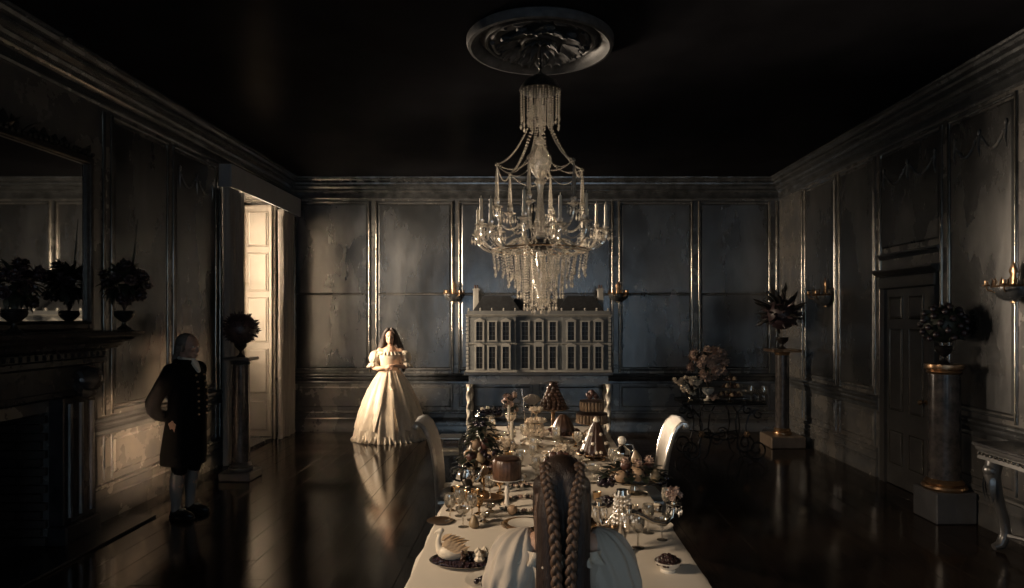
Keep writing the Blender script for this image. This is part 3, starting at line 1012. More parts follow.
ct = thing('console_table', 'dark carved console table with beaded apron against the right wall', 'table', (XR, 4.75, 0))
m = MB()
m.box(-0.46, -0.066, -0.80, 0.80, 0.845, 0.875, 0.008)
m.build('top', 'black_marble', ct, smooth=0)
m = MB()
m.prism([(-0.43, 0.74), (-0.07, 0.74), (-0.07, 0.845), (-0.45, 0.845), (-0.445, 0.82), (-0.42, 0.80), (-0.425, 0.76)], 'y', -0.77, 0.77)
m.build('apron', 'door_paint', ct, smooth=30)
bd = MB().ball((0, 0, 0), 0.014, 8, 6).build('bead', 'moulding_silver', ct)
bd.location = (-0.435, -0.75, 0.785)
for k in range(1, 31):
    b = bd.copy(); COL.objects.link(b); b.parent = ct; b.location = (-0.435, -0.75 + k * 0.05, 0.785)
for k in range(7):
    b = bd.copy(); COL.objects.link(b); b.parent = ct; b.location = (-0.40 + k * 0.05, 0.775, 0.785)
for yy in (-0.66, 0.66):
    m = MB()
    for sc_, zz0, zz1 in ((1, 0.0, 0.74),):
        m.tube([(-0.36, yy, 0.74), (-0.38, yy, 0.62), (-0.34, yy, 0.45), (-0.29, yy, 0.28), (-0.27, yy, 0.14), (-0.31, yy, 0.05), (-0.37, yy, 0.03)],
               [0.065, 0.06, 0.045, 0.04, 0.045, 0.04, 0.028], 10)
    m.ball((-0.39, yy, 0.66), 0.06, 10, 7)
    l = m.build('leg', 'door_paint', ct)
    m = MB()
    for k in range(7):
        m.leaf((-0.40, yy + (k - 3) * 0.012, 0.64), (-0.25, (k - 3) * 0.12, -1), 0.22, 0.04, 0.4)
    m.build('acanthus', 'cornice_silver', l)
m = MB()
m.tube([(-0.28, -0.66, 0.13), (-0.18, -0.3, 0.16), (-0.16, 0, 0.17), (-0.18, 0.3, 0.16), (-0.28, 0.66, 0.13)], 0.022, 8)
m.build('stretcher', 'door_paint', ct)

# ================================================================== CEILING ROSE, CHANDELIER
CXX, CYY = 0.085, 5.50
cr = thing('ceiling_rose', 'large round dark relief medallion on the ceiling above the chandelier', 'ceiling rose', (CXX, CYY, H - 0.088))
m = MB()
m.lathe([(0.50, 0.085), (0.52, 0.04), (0.55, 0.02), (0.575, 0.0), (0.60, 0.005), (0.612, 0.03), (0.612, 0.07), (0.59, 0.086), (0.49, 0.086), (0.49, 0.085)], 72, cap=False)
m.build('rim', 'rose_bronze', cr)
m = MB()
m.lathe([(0, 0.07), (0.12, 0.065), (0.13, 0.04), (0.15, 0.035), (0.165, 0.05), (0.18, 0.07), (0.36, 0.075), (0.42, 0.065), (0.435, 0.04), (0.455, 0.035), (0.47, 0.05), (0.48, 0.07), (0.50, 0.08), (0.5, 0.086), (0, 0.086)], 64)
m.build('dish', 'rose_bronze', cr)
for k in range(8):
    a = 2 * PI * k / 8 + 0.25
    m = MB()
    c, s = math.cos(a), math.sin(a)
    m.ball((0.29 * c, 0.29 * s, 0.055), 0.05, 8, 6, (1, 1, 0.6))
    for j in range(5):
        b = a + (j - 2) * 0.13
        m.leaf((0.2 * c, 0.2 * s, 0.06), (math.cos(a + (j - 2) * 0.5), math.sin(a + (j - 2) * 0.5), -0.15), 0.18, 0.09, -0.3, (0, 0, -1), 0.012)
    m.tube([(0.40 * math.cos(a + t), 0.40 * math.sin(a + t), 0.06 - 0.01 * math.sin(12 * t)) for t in (i * 0.05 for i in range(12))], 0.022, 6)
    m.build('relief_ornament', 'rose_bronze', cr)
m = MB()
for k in range(12):
    a = 2 * PI * k / 12
    m.leaf((0.05 * math.cos(a), 0.05 * math.sin(a), 0.05), (math.cos(a), math.sin(a), -0.2), 0.12, 0.06, -0.5, (0, 0, -1), 0.01)
m.build('rosette', 'rose_bronze', cr)

ch = thing('chandelier', 'tall crystal chandelier with unlit candles and bead chains over the table', 'chandelier', (CXX, CYY, 1.98))
def Z(z):
    return z - 1.98
BEAD_R = random.Random(2)
def string(mb, p0, p1, sag=0.0, r=0.0075, gap=0.0175, drop=False):
    p0, p1 = Vector(p0), Vector(p1)
    L = (p1 - p0).length + sag
    n = max(2, int(L / gap))
    for i in range(n + 1):
        t = i / n
        p = p0.lerp(p1, t)
        p.z -= sag * 4 * t * (1 - t)
        rr = r * BEAD_R.uniform(0.85, 1.15)
        mb.octa(p, rr, rr * 1.1)
    if drop:
        q = Vector(p1)
        mb.octa((q.x, q.y, q.z - 0.03), 0.012, 0.026)
def stuff(o):
    o['kind'] = 'stuff'
    return o
m = MB()
m.tube([(0, 0, Z(4.18)), (0, 0, Z(3.90))], 0.008, 8)
for k in range(4):
    m.lathe([(0.006, -0.012), (0.016, 0), (0.006, 0.012)], 8, (0, 0, Z(3.95 + 0.04 * k)))
m.build('suspension_rod', 'dark_bronze', ch)
m = MB()
m.lathe([(0.012, Z(3.95)), (0.03, Z(3.94)), (0.08, Z(3.91)), (0.14, Z(3.87)), (0.168, Z(3.82)), (0.172, Z(3.80)), (0.16, Z(3.795)), (0, Z(3.80))], 28, flute=14, fd=0.02)
m.build('canopy', 'dark_bronze', ch)
m = MB()
for k in range(22):
    a = 2 * PI * k / 22
    string(m, (0.163 * math.cos(a), 0.163 * math.sin(a), Z(3.79)), (0.16 * math.cos(a), 0.16 * math.sin(a), Z(3.79 - 0.19 - 0.07 * (k % 2))), 0, 0.0085, 0.02, True)
for k in range(12):
    a = 2 * PI * k / 12
    string(m, (0.09 * math.cos(a), 0.09 * math.sin(a), Z(3.79)), (0.085 * math.cos(a), 0.085 * math.sin(a), Z(3.50)))
stuff(m.build('bead_fringe', 'crystal', ch, smooth=0, fix=False))
m = MB()
m.lathe([(0, Z(3.79)), (0.012, Z(3.79)), (0.012, Z(3.42)), (0.03, Z(3.40)), (0.045, Z(3.38)), (0.03, Z(3.35)), (0.05, Z(3.32)), (0.085, Z(3.26)), (0.09, Z(3.20)),
         (0.075, Z(3.14)), (0.05, Z(3.10)), (0.03, Z(3.07)), (0.05, Z(3.04)), (0.03, Z(3.02)), (0.022, Z(2.95)), (0.028, Z(2.85)), (0.045, Z(2.72)),
         (0.06, Z(2.62)), (0.04, Z(2.58)), (0, Z(2.58))], 18, flute=9, fd=0.06)
m.build('crystal_stem', 'crystal', ch, smooth=20)
m = MB()
m.lathe([(0, Z(2.585)), (0.07, Z(2.58)), (0.12, Z(2.555)), (0.125, Z(2.52)), (0.10, Z(2.49)), (0.05, Z(2.47)), (0, Z(2.47))], 24)
m.build('receiver_plate', 'dark_bronze', ch)
m = MB()
m.lathe([(0, Z(2.47)), (0.03, Z(2.46)), (0.04, Z(2.40)), (0.025, Z(2.34)), (0.05, Z(2.28)), (0.065, Z(2.22)), (0.04, Z(2.14)), (0.02, Z(2.10)), (0.03, Z(2.06)), (0.015, Z(2.02)), (0, Z(1.985))], 16, flute=8, fd=0.07)
m.build('finial', 'crystal', ch, smooth=20)
def cup_mesh():
    m = MB()
    m.lathe([(0, -0.02), (0.012, -0.015), (0.02, 0), (0.05, 0.012), (0.053, 0.02), (0.018, 0.022), (0.016, 0.03), (0.022, 0.045), (0.022, 0.055), (0, 0.05)], 14, flute=7, fd=0.08)
    return m
def arm(a, r0, r1, z0, zdip, z1, pts_r=0.010):
    c, s = math.cos(a), math.sin(a)
    P = lambda r, z: (r * c, r * s, Z(z))
    ctl = [P(r0, z0), P(r0 + (r1 - r0) * 0.25, z0 + 0.04), P(r0 + (r1 - r0) * 0.5, (z0 + zdip) / 2), P(r0 + (r1 - r0) * 0.72, zdip),
           P(r0 + (r1 - r0) * 0.92, zdip + (z1 - zdip) * 0.3), P(r1, zdip + (z1 - zdip) * 0.75), P(r1, z1)]
    # smooth the control polygon
    out = []
    for i in range(len(ctl) - 1):
        p0 = Vector(ctl[max(i - 1, 0)]); p1 = Vector(ctl[i]); p2 = Vector(ctl[i + 1]); p3 = Vector(ctl[min(i + 2, len(ctl) - 1)])
        for k in range(4):
            t = k / 4
            out.append(0.5 * ((2 * p1) + (p2 - p0) * t + (2 * p0 - 5 * p1 + 4 * p2 - p3) * t * t + (3 * p1 - p0 - 3 * p2 + p3) * t ** 3))
    out.append(Vector(ctl[-1]))
    m = MB()
    m.tube(out, pts_r, 7, tw=0.25)
    return m
pend = MB()
for k in range(12):
    a = 2 * PI * (k + 0.5) / 12
    r1 = 0.50 + 0.05 * (k % 2)
    z1 = 2.60 + 0.05 * ((k + 1) % 2)
    A = arm(a, 0.10, r1, 2.52, 2.47, z1).build('arm', 'crystal', ch)
    c, s = math.cos(a), math.sin(a)
    cup_mesh().build('drip_pan', 'crystal', A, smooth=30).location = (r1 * c, r1 * s, Z(z1) + 0.005)
    m = MB(); m.lathe([(0, 0), (0.0135, 0), (0.0125, 0.18), (0.003, 0.188), (0.002, 0.205), (0, 0.206)], 10)
    m.build('candle', 'candle_wax', A).location = (r1 * c, r1 * s, Z(z1) + 0.05)
    for j in range(6):
        b = 2 * PI * j / 6
        x0, y0 = r1 * c + 0.05 * math.cos(b), r1 * s + 0.05 * math.sin(b)
        pend.octa((x0, y0, Z(z1) - 0.005), 0.006)
        pend.octa((x0, y0, Z(z1) - 0.04), 0.010, 0.028)
    a2 = 2 * PI * (k + 1.5) / 12
    r2 = 0.50 + 0.05 * ((k + 1) % 2)
    string(pend, (r1 * c, r1 * s, Z(z1)), (r2 * math.cos(a2), r2 * math.sin(a2), Z(2.60 + 0.05 * (k % 2))), 0.10, 0.007)
    string(pend, (0.12 * c, 0.12 * s, Z(2.55)), (r1 * c, r1 * s, Z(z1)), 0.14, 0.007)
tops = []
for k in range(6):
    a = 2 * PI * (k + 0.25) / 6
    r1, z1 = 0.37, 2.80
    A = arm(a, 0.06, r1, 2.66, 2.64, z1, 0.009).build('upper_arm', 'crystal', ch)
    c, s = math.cos(a), math.sin(a)
    cup_mesh().build('drip_pan', 'crystal', A, smooth=30).location = (r1 * c, r1 * s, Z(z1) + 0.005)
    m = MB(); m.lathe([(0, 0.0), (0.02, 0.0), (0.026, 0.02), (0.016, 0.05), (0.018, 0.09), (0.013, 0.2), (0.006, 0.30), (0.016, 0.31), (0.012, 0.325), (0, 0.335)], 10, flute=5, fd=0.1)
    m.build('spire', 'crystal', A, smooth=20).location = (r1 * c, r1 * s, Z(z1) + 0.05)
    tops.append(Vector((r1 * c, r1 * s, Z(z1) + 0.37)))
    for j in range(6):
        b = 2 * PI * j / 6
        x0, y0 = r1 * c + 0.05 * math.cos(b), r1 * s + 0.05 * math.sin(b)
        pend.octa((x0, y0, Z(z1) - 0.005), 0.006)
        pend.octa((x0, y0, Z(z1) - 0.04), 0.010, 0.028)
stuff(pend.build('pendant_drops', 'crystal', ch, smooth=0, fix=False))
m = MB()
for k in range(6):
    p = tops[k]
    d = Vector((p.x, p.y, 0)).normalized()
    for e in (-0.10, 0.10):
        q = Matrix.Rotation(e, 3, 'Z') @ (d * 0.10)
        string(m, (q.x * 0.9, q.y * 0.9, Z(3.70)), (q.x, q.y, Z(3.50)), 0, 0.010, 0.022)
        string(m, (q.x, q.y, Z(3.50)), p, 0.07, 0.010, 0.022)
    string(m, p, tops[(k + 1) % 6], 0.10, 0.007)
    string(m, p, (0.085 * d.x, 0.085 * d.y, Z(3.22)), 0.06, 0.007)
stuff(m.build('bead_chains', 'crystal', ch, smooth=0, fix=False))
m = MB()
for n, r0, r1, z0, z1 in ((30, 0.40, 0.38, 2.47, 2.30), (26, 0.31, 0.27, 2.46, 2.21), (20, 0.21, 0.19, 2.45, 2.12), (16, 0.13, 0.135, 2.42, 2.02), (10, 0.075, 0.07, 2.36, 1.99)):
    for k in range(n):
        a = 2 * PI * (k + 0.3) / n
        zz = z1 + 0.06 * (k % 2)
        string(m, (r0 * math.cos(a), r0 * math.sin(a), Z(z0)), (r1 * math.cos(a), r1 * math.sin(a), Z(zz)), 0, 0.009, 0.022, True)
for r0, z0 in ((0.40, 2.47), (0.135, 2.06)):
    n = 40
    for k in range(n):
        a = 2 * PI * k / n
        m.octa((r0 * math.cos(a), r0 * math.sin(a), Z(z0)), 0.010)
stuff(m.build('bead_waterfall', 'crystal', ch, smooth=0, fix=False))
m = MB()
m.tube([(0.40 * math.cos(2 * PI * j / 40), 0.40 * math.sin(2 * PI * j / 40), Z(2.475)) for j in range(40)], 0.006, 6, loop=True)
for k in range(6):
    a = 2 * PI * k / 6
    m.tube([(0.10 * math.cos(a), 0.10 * math.sin(a), Z(2.50)), (0.40 * math.cos(a), 0.40 * math.sin(a), Z(2.475))], 0.005, 6)
m.build('hoop', 'gilt_bronze', ch)

# ================================================================== MODEL HOUSE ON ITS STAND
HY = 10.38
st = thing('house_stand', 'dark stand with twisted pale legs under the model house', 'stand', (0.135, HY, 0))
hw = 1.14
MB().box(-hw - 0.03, hw + 0.03, -0.03, 0.52, 0.995, 1.05, 0.01).build('top', 'door_paint', st, smooth=0)
MB().box(-hw + 0.04, hw - 0.04, 0.02, 0.48, 0.86, 0.995).build('apron', 'silvered_dado', st, smooth=0)
for sx in (-1, 1):
    for yy in (0.02, 0.46):
        m = MB()
        n = 60
        rings = []
        for i in range(n + 1):
            z = 0.04 + (0.82 if True else 0) * i / n
            a0 = i * 0.42
            rings.append([(sx * (hw - 0.04) + 0.034 * math.cos(2 * PI * j / 10) * (1 + 0.28 * math.cos(2 * PI * j / 10 * 2 - a0)),
                           yy + 0.034 * math.sin(2 * PI * j / 10) * (1 + 0.28 * math.cos(2 * PI * j / 10 * 2 - a0)), z) for j in range(10)])
        m.loft(rings)
        m.ball((sx * (hw - 0.04), yy, 0.04), 0.04, 10, 6)
        m.build('leg', 'twist_white', st, smooth=60)
for yy in (0.02, 0.46):
    MB().box(-hw + 0.0, hw - 0.0, yy - 0.02, yy + 0.02, 0.10, 0.14, 0.006).build('stretcher', 'door_paint', st, smooth=0)
hs = thing('model_house', 'pale grey Georgian model house with rows of windows and dark hipped roof', 'dollhouse', (0.135, HY, 1.051))
zt = 0.905
m = MB()
m.box(-1.13, -0.36, 0.0, 0.46, 0, zt)
m.box(0.37, 1.13, 0.0, 0.46, 0, zt)
m.box(-0.36, 0.37, 0.05, 0.46, 0, zt)
m.build('walls', 'house_wall', hs, smooth=0)
m = MB()
CP = [(0, 0), (0.012, 0), (0.02, 0.015), (0.035, 0.02), (0.04, 0.035), (0, 0.035)]
for x0, x1, yf in ((-1.15, -0.34, 0.0), (0.35, 1.15, 0.0), (-0.34, 0.35, 0.05)):
    m.prism([(yf - a, zt - 0.035 + b) for a, b in CP], 'x', x0, x1)
    m.prism([(yf - a * 0.5, 0.43 + b * 0.6) for a, b in CP], 'x', x0, x1)
    m.prism([(yf - 0.02, 0.0), (yf, 0.0), (yf, 0.03), (yf - 0.02, 0.03)], 'x', x0, x1)
m.build('cornice', 'house_trim', hs, smooth=0)
m = MB()
m.box(-1.13, 1.13, 0.02, 0.05, zt, zt + 0.06)
m.box(-1.13, -1.10, 0.05, 0.46, zt, zt + 0.06)
m.box(1.10, 1.13, 0.05, 0.46, zt, zt + 0.06)
m.box(-1.13, 1.13, 0.44, 0.46, zt, zt + 0.06)
m.build('parapet', 'house_wall', hs, smooth=0)
for k in range(13):
    MB().lathe([(0, 0), (0.014, 0), (0.016, 0.008), (0.008, 0.014), (0.016, 0.028), (0.012, 0.04), (0, 0.046)], 8, (-1.1 + 2.2 * k / 12, 0.035, zt + 0.06)).build('finial', 'house_trim', hs)
m = MB()
def hip(mb, x0, x1, y0, y1, z0, z1, ix, iy):
    mb.add([(x0, y0, z0), (x1, y0, z0), (x1, y1, z0), (x0, y1, z0), (x0 + ix, y0 + iy, z1), (x1 - ix, y0 + iy, z1), (x1 - ix, y1 - iy, z1), (x0 + ix, y1 - iy, z1)],
           [(0, 1, 5, 4), (1, 2, 6, 5), (2, 3, 7, 6), (3, 0, 4, 7), (4, 5, 6, 7), (3, 2, 1, 0)])
hip(m, -1.08, -0.25, 0.06, 0.44, zt + 0.005, zt + 0.30, 0.2, 0.15)
hip(m, 0.26, 1.08, 0.06, 0.44, zt + 0.005, zt + 0.30, 0.2, 0.15)
hip(m, -0.5, 0.5, 0.12, 0.44, zt + 0.005, zt + 0.26, 0.12, 0.12)
m.build('roof', 'house_roof', hs, smooth=0)
for xx in (-1.0, 1.0):
    m = MB()
    m.box(xx - 0.045, xx + 0.045, 0.2, 0.3, zt + 0.01, zt + 0.42, 0.006)
    m.box(xx - 0.055, xx + 0.055, 0.19, 0.31, zt + 0.39, zt + 0.415)
    c_ = m.build('chimney', 'house_trim', hs, smooth=0)
    for dx in (-0.02, 0.02):
        MB().lathe([(0, 0), (0.015, 0), (0.012, 0.05), (0.016, 0.055), (0, 0.055)], 8, (xx + dx, 0.25, zt + 0.42)).build('chimney_pot', 'caramel', c_)
for wx, yf, pedl, pedu in ((-0.93, 0, 1, 1), (-0.73, 0, 0, 0), (-0.515, 0, 1, 1), (-0.215, .05, 0, 0), (0.005, .05, 2, 1), (0.225, .05, 0, 0), (0.51, 0, 1, 1), (0.73, 0, 0, 0), (0.94, 0, 1, 1)):
    for z0, z1, pd in ((0.055, 0.40, pedl), (0.50, 0.79, pedu)):
        m = MB()
        w2 = 0.062
        for sx in (-1, 1):
            m.box(wx + sx * w2 - 0.012, wx + sx * w2 + 0.012, yf - 0.022, yf, z0, z1)
        m.box(wx - w2 - 0.018, wx + w2 + 0.018, yf - 0.028, yf, z0 - 0.018, z0)
        m.box(wx - w2 - 0.02, wx + w2 + 0.02, yf - 0.026, yf, z1, z1 + 0.018)
        if pd == 1:
            m.prism([(wx - w2 - 0.025, z1 + 0.018), (wx + w2 + 0.025, z1 + 0.018), (wx, z1 + 0.062)], 'y', yf - 0.028, yf)
        elif pd == 2:
            m.prism([(wx + 0.085 * math.cos(PI * k / 10), z1 + 0.018 + 0.055 * math.sin(PI * k / 10)) for k in range(11)], 'y', yf - 0.032, yf)
        wn = m.build('window', 'house_trim', hs, smooth=0)
        MB().box(wx - w2 + 0.012, wx + w2 - 0.012, yf - 0.006, yf - 0.001, z0, z1).build('pane', 'house_pane', wn, smooth=0)
        m = MB()
        m.box(wx - 0.002, wx + 0.002, yf - 0.010, yf - 0.006, z0, z1)
        for k in (1, 2, 3):
            zz = z0 + (z1 - z0) * k / 4
            m.box(wx - w2 + 0.012, wx + w2 - 0.012, yf - 0.012, yf - 0.006, zz - 0.0015, zz + 0.0015)
        m.build('glazing_bars', 'house_wall', wn, smooth=0)
for xx in (-1.12, 1.12):
    for k in range(14):
        MB().box(xx - 0.02, xx + 0.02, -0.010, 0.0, 0.04 + k * 0.062, 0.082 + k * 0.062, 0.003).build('quoin', 'house_trim', hs, smooth=0)

# ================================================================== TABLE, CLOTH, CHAIRS
TX, TW, TY0, TY1 = 0.125, 0.66, 2.735, 7.05
tb = thing('dining_table', 'long banquet table under a white cloth', 'table', (TX, TY0, 0))
MB().box(-TW + 0.01, TW - 0.01, 0.01, TY1 - TY0 - 0.01, 0.70, 0.742, 0.006).build('table_top', 'table_wood', tb, smooth=0)
for sx in (-1, 1):
    for yy in (0.25, (TY1 - TY0) / 2, TY1 - TY0 - 0.25):
        m = MB(); m.lathe([(0, 0), (0.035, 0), (0.045, 0.05), (0.03, 0.12), (0.045, 0.3), (0.05, 0.55), (0.035, 0.6), (0.05, 0.64), (0.05, 0.70), (0, 0.70)], 14, (sx * (TW - 0.18), yy, 0))
        m.build('leg', 'table_wood', tb)
cl = MB()
ny, nx = 90, 28
def cloth_pt(s, d):
    """s: distance round the rim parameter handled by caller"""
per = []
LY = TY1 - TY0
def rim(n):
    out = []
    for i in range(n):
        out.append((-TW + 2 * TW * i / n, 0, 0, -1))
    return out
pts = []
for i in range(24): pts.append((-TW + 2 * TW * i / 24, 0.0, 0, -1))
for i in range(80): pts.append((TW, LY * i / 80, 1, 0))
for i in range(24): pts.append((TW - 2 * TW * i / 24, LY, 0, 1))
for i in range(80): pts.append((-TW, LY - LY * i / 80, -1, 0))
rings = []
for k, (off, z) in enumerate(((-0.012, 0.752), (0.0, 0.749), (0.006, 0.738), (0.010, 0.70), (0.014, 0.66), (0.018, 0.61))):
    ring = []
    for i, (x_, y_, nx_, ny_) in enumerate(pts):
        f = 0.02 * (k / 5) * (1 + math.sin(i * 0.9) + 0.5 * math.sin(i * 2.3 + 1)) if k > 2 else 0
        ring.append((x_ + nx_ * (off + f), y_ + ny_ * (off + f), z))
    rings.append(ring)
cl.loft(rings, cap=False)
n = len(pts)
cl.f.append(tuple(range(n)))
co = cl.build('tablecloth', 'linen', loc=(TX, TY0, 0), smooth=40)
tag(co, 'white linen cloth covering the long banquet table', 'tablecloth')

def dining_chair(label, loc, rotz):
    t = thing('dining_chair', label, 'chair', loc, rotz, 'silvered dining chairs')
    prof = [(-0.21, 0.47), (-0.215, 0.60), (-0.23, 0.75), (-0.25, 0.88), (-0.285, 1.00), (-0.325, 1.08), (-0.365, 1.12), (-0.40, 1.12), (-0.415, 1.095), (-0.40, 1.075)]
    # padded panel
    rings = []
    for i, (px_, z_) in enumerate(prof):
        q = prof[min(i + 1, len(prof) - 1)]; p = prof[max(i - 1, 0)]
        tv = Vector((q[0] - p[0], 0, q[1] - p[1])).normalized()
        nn = Vector((tv.z, 0, -tv.x))
        hw_ = 0.20 + 0.02 * min(1, i / 5)
        c0 = Vector((px_, 0, z_))
        rings.append([c0 + nn * 0.018 + Vector((0, -hw_ + 0.03, 0)), c0 + nn * 0.034, c0 + nn * 0.018 + Vector((0, hw_ - 0.03, 0)),
                      c0 - nn * 0.016 + Vector((0, hw_ - 0.03, 0)), c0 - nn * 0.022, c0 - nn * 0.016 + Vector((0, -hw_ + 0.03, 0))])
    m = MB(); m.loft(rings); m.build('back_pad', 'chair_cushion', t, smooth=60)
    for s in (-1, 1):
        m = MB()
        m.tube([(px_, s * (0.19 + 0.02 * min(1, i / 5)), z_) for i, (px_, z_) in enumerate(prof)], [0.022] * 7 + [0.024, 0.022, 0.016], 8)
        m.build('back_stile', 'chair_silver', t)
        m = MB(); m.ball((-0.395, s * 0.215, 1.097), 0.03, 10, 7, (1, 0.5, 1)); m.build('scroll_boss', 'chair_silver', t)
    m = MB(); m.tube([(-0.375, -0.21, 1.125), (-0.375, 0.21, 1.125)], 0.016, 8); m.build('crest_rail', 'chair_silver', t)
    m = MB()
    m.box(-0.22, 0.22, -0.22, 0.22, 0.40, 0.455, 0.015); m.build('seat_rail', 'chair_silver', t, smooth=30)
    m = MB(); m.box(-0.21, 0.215, -0.205, 0.205, 0.455, 0.505, 0.024); m.build('seat_pad', 'chair_cushion', t, smooth=60)
    for s in (-1, 1):
        m = MB(); m.tube([(0.19, s * 0.19, 0.41), (0.215, s * 0.2, 0.30), (0.19, s * 0.195, 0.15), (0.20, s * 0.2, 0.03), (0.22, s * 0.205, 0.0)], [0.03, 0.027, 0.018, 0.016, 0.022], 8)
        m.build('leg', 'chair_silver', t)
        m = MB(); m.tube([(-0.205, s * 0.19, 0.47), (-0.205, s * 0.19, 0.3), (-0.24, s * 0.195, 0.12), (-0.30, s * 0.2, 0.0)], [0.024, 0.022, 0.018, 0.018], 8)
        m.build('leg', 'chair_silver', t)
    return t
dining_chair('silvered scroll-back chair on the left side of the table', (-0.565, 5.6, 0), 0).scale = (0.93,) * 3
dining_chair('silvered scroll-back chair on the right side of the table', (0.905, 5.6, 0), R(180)).scale = (0.93,) * 3
# low stand beyond the left chair
ss = thing('low_stand', 'small low two-tier stand on the floor beyond the left chair', 'stand', (-0.96, 8.0, 0))
for sx in (-1, 1):
    for sy in (-1, 1):
        m = MB(); m.lathe([(0, 0), (0.014, 0), (0.011, 0.1), (0.016, 0.25), (0.011, 0.3), (0.016, 0.46), (0, 0.46)], 8, (sx * 0.12, sy * 0.12, 0)); m.build('leg', 'chair_silver', ss)
MB().box(-0.14, 0.14, -0.14, 0.14, 0.455, 0.48, 0.006).build('top', 'chair_silver', ss, smooth=0)
MB().box(-0.13, 0.13, -0.13, 0.13, 0.26, 0.31, 0.015).build('padded_shelf', 'linen', ss, smooth=40)

# ================================================================== PEOPLE
def limb(mb, pts, rad, seg=12, n=4):
    """smoothly tapered limb through the joints"""
    P = [Vector(p) for p in pts]
    out, rr = [], []
    for i in range(len(P) - 1):
        p0, p1, p2, p3 = P[max(i - 1, 0)], P[i], P[i + 1], P[min(i + 2, len(P) - 1)]
        for k in range(n):
            t = k / n
            out.append(0.5 * ((2 * p1) + (p2 - p0) * t + (2 * p0 - 5 * p1 + 4 * p2 - p3) * t * t + (3 * p1 - p0 - 3 * p2 + p3) * t ** 3))
            rr.append(rad[i] + (rad[i + 1] - rad[i]) * t)
    out.append(P[-1]); rr.append(rad[-1])
    mb.tube(out, rr, seg)
    mb.ball(P[0], rad[0], seg, 8)
    mb.ball(P[-1], rad[-1], seg, 8)
def add_head(mb, c, k=1.0, yaw=0.0, pitch=0.0):
    """head looking along -y; c = centre of the skull"""
    M = Matrix.Translation(c) @ Matrix.Rotation(yaw, 4, 'Z') @ Matrix.Rotation(pitch, 4, 'X') @ Matrix.Scale(k, 4)
    mb.ball((0, 0.012, 0.025), 0.09, 20, 14, (0.84, 1.05, 1.0), M)
    mb.ball((0, -0.018, -0.035), 0.07, 18, 12, (0.86, 0.95, 1.15), M)       # face
    mb.ball((0, -0.055, -0.098), 0.026, 12, 8, (1.1, 0.9, 0.75), M)         # chin
    mb.ball((-0.03, -0.03, -0.075), 0.03, 10, 8, (0.8, 1.2, 0.9), M)
    mb.ball((0.03, -0.03, -0.075), 0.03, 10, 8, (0.8, 1.2, 0.9), M)
    mb.tube([M @ Vector(p) for p in ((0, -0.078, 0.012), (0, -0.094, -0.02), (0, -0.106, -0.04), (0, -0.088, -0.052))], [0.008 * k, 0.011 * k, 0.014 * k, 0.010 * k], 8)
    mb.tube([M @ Vector(p) for p in ((-0.045, -0.072, 0.016), (0, -0.084, 0.022), (0.045, -0.072, 0.016))], 0.010 * k, 8)   # brow
    mb.tube([M @ Vector(p) for p in ((-0.022, -0.080, -0.071), (0, -0.089, -0.068), (0.022, -0.080, -0.071))], 0.007 * k, 6)   # upper lip
    mb.tube([M @ Vector(p) for p in ((-0.018, -0.078, -0.081), (0, -0.087, -0.082), (0.018, -0.078, -0.081))], 0.007 * k, 6)
    for s in (-1, 1):
        mb.ball((s * 0.042, -0.06, -0.032), 0.022, 10, 8, (1, 0.8, 0.8), M)  # cheek
        mb.ball((s * 0.076, 0.012, -0.012), 0.022, 10, 8, (0.4, 0.8, 1.25), M)   # ear
    return M
def add_eyes(parent, M, k=1.0):
    for s in (-1, 1):
        m = MB(); m.ball((s * 0.031, -0.0745, 0.0), 0.0105, 10, 8, (1.2, 0.8, 0.75), M); m.build('eye', 'porcelain', parent)
        m = MB(); m.ball((s * 0.031, -0.081, 0.0), 0.0055, 8, 6, (1, 0.7, 1), M); m.build('iris', 'hair_brown', parent)
    m = MB()
    m.tube([M @ Vector(p) for p in ((-0.02, -0.0895, -0.0765), (0, -0.094, -0.075), (0.02, -0.0895, -0.0765))], 0.005 * k, 6)
    m.build('lips', 'petal_pink', parent)
def add_hand(mb, wrist, along, palm_n, k=1.0, curl=0.6, side=1):
    """palm and five fingers; along = direction wrist->fingers, palm_n = palm normal (fingers curl towards it)"""
    a = Vector(along).normalized()
    nrm = Vector(palm_n); nrm = (nrm - a * nrm.dot(a)).normalized()
    lat = a.cross(nrm) * side
    w = Vector(wrist)
    limb(mb, [w, w + a * 0.035 * k, w + a * 0.075 * k], [0.020 * k, 0.026 * k, 0.026 * k], 10, 2)
    for j, (off, L) in enumerate(((-0.030, 0.068), (-0.010, 0.078), (0.010, 0.073), (0.029, 0.056))):
        b = w + a * 0.07 * k + lat * off * k
        d1 = (a + nrm * 0.25 * curl).normalized(); d2 = (a + nrm * 1.0 * curl).normalized(); d3 = (a * 0.6 + nrm * 1.5 * curl).normalized()
        p1 = b + d1 * L * 0.42 * k; p2 = p1 + d2 * L * 0.33 * k; p3 = p2 + d3 * L * 0.25 * k
        mb.tube([b - a * 0.02 * k, b, p1, p2, p3], [0.011 * k, 0.0105 * k, 0.0092 * k, 0.0082 * k, 0.006 * k], 8)
    b = w + a * 0.02 * k - lat * 0.022 * k
    p1 = b + (a * 0.5 - lat * 0.8 + nrm * 0.3).normalized() * 0.035 * k
    p2 = p1 + (a * 0.9 - lat * 0.3 + nrm * 0.4).normalized() * 0.03 * k
    mb.tube([b, p1, p2, p2 + (a - lat * 0.1 + nrm * 0.3).normalized() * 0.02 * k], [0.014 * k, 0.0115 * k, 0.010 * k, 0.007 * k], 8)
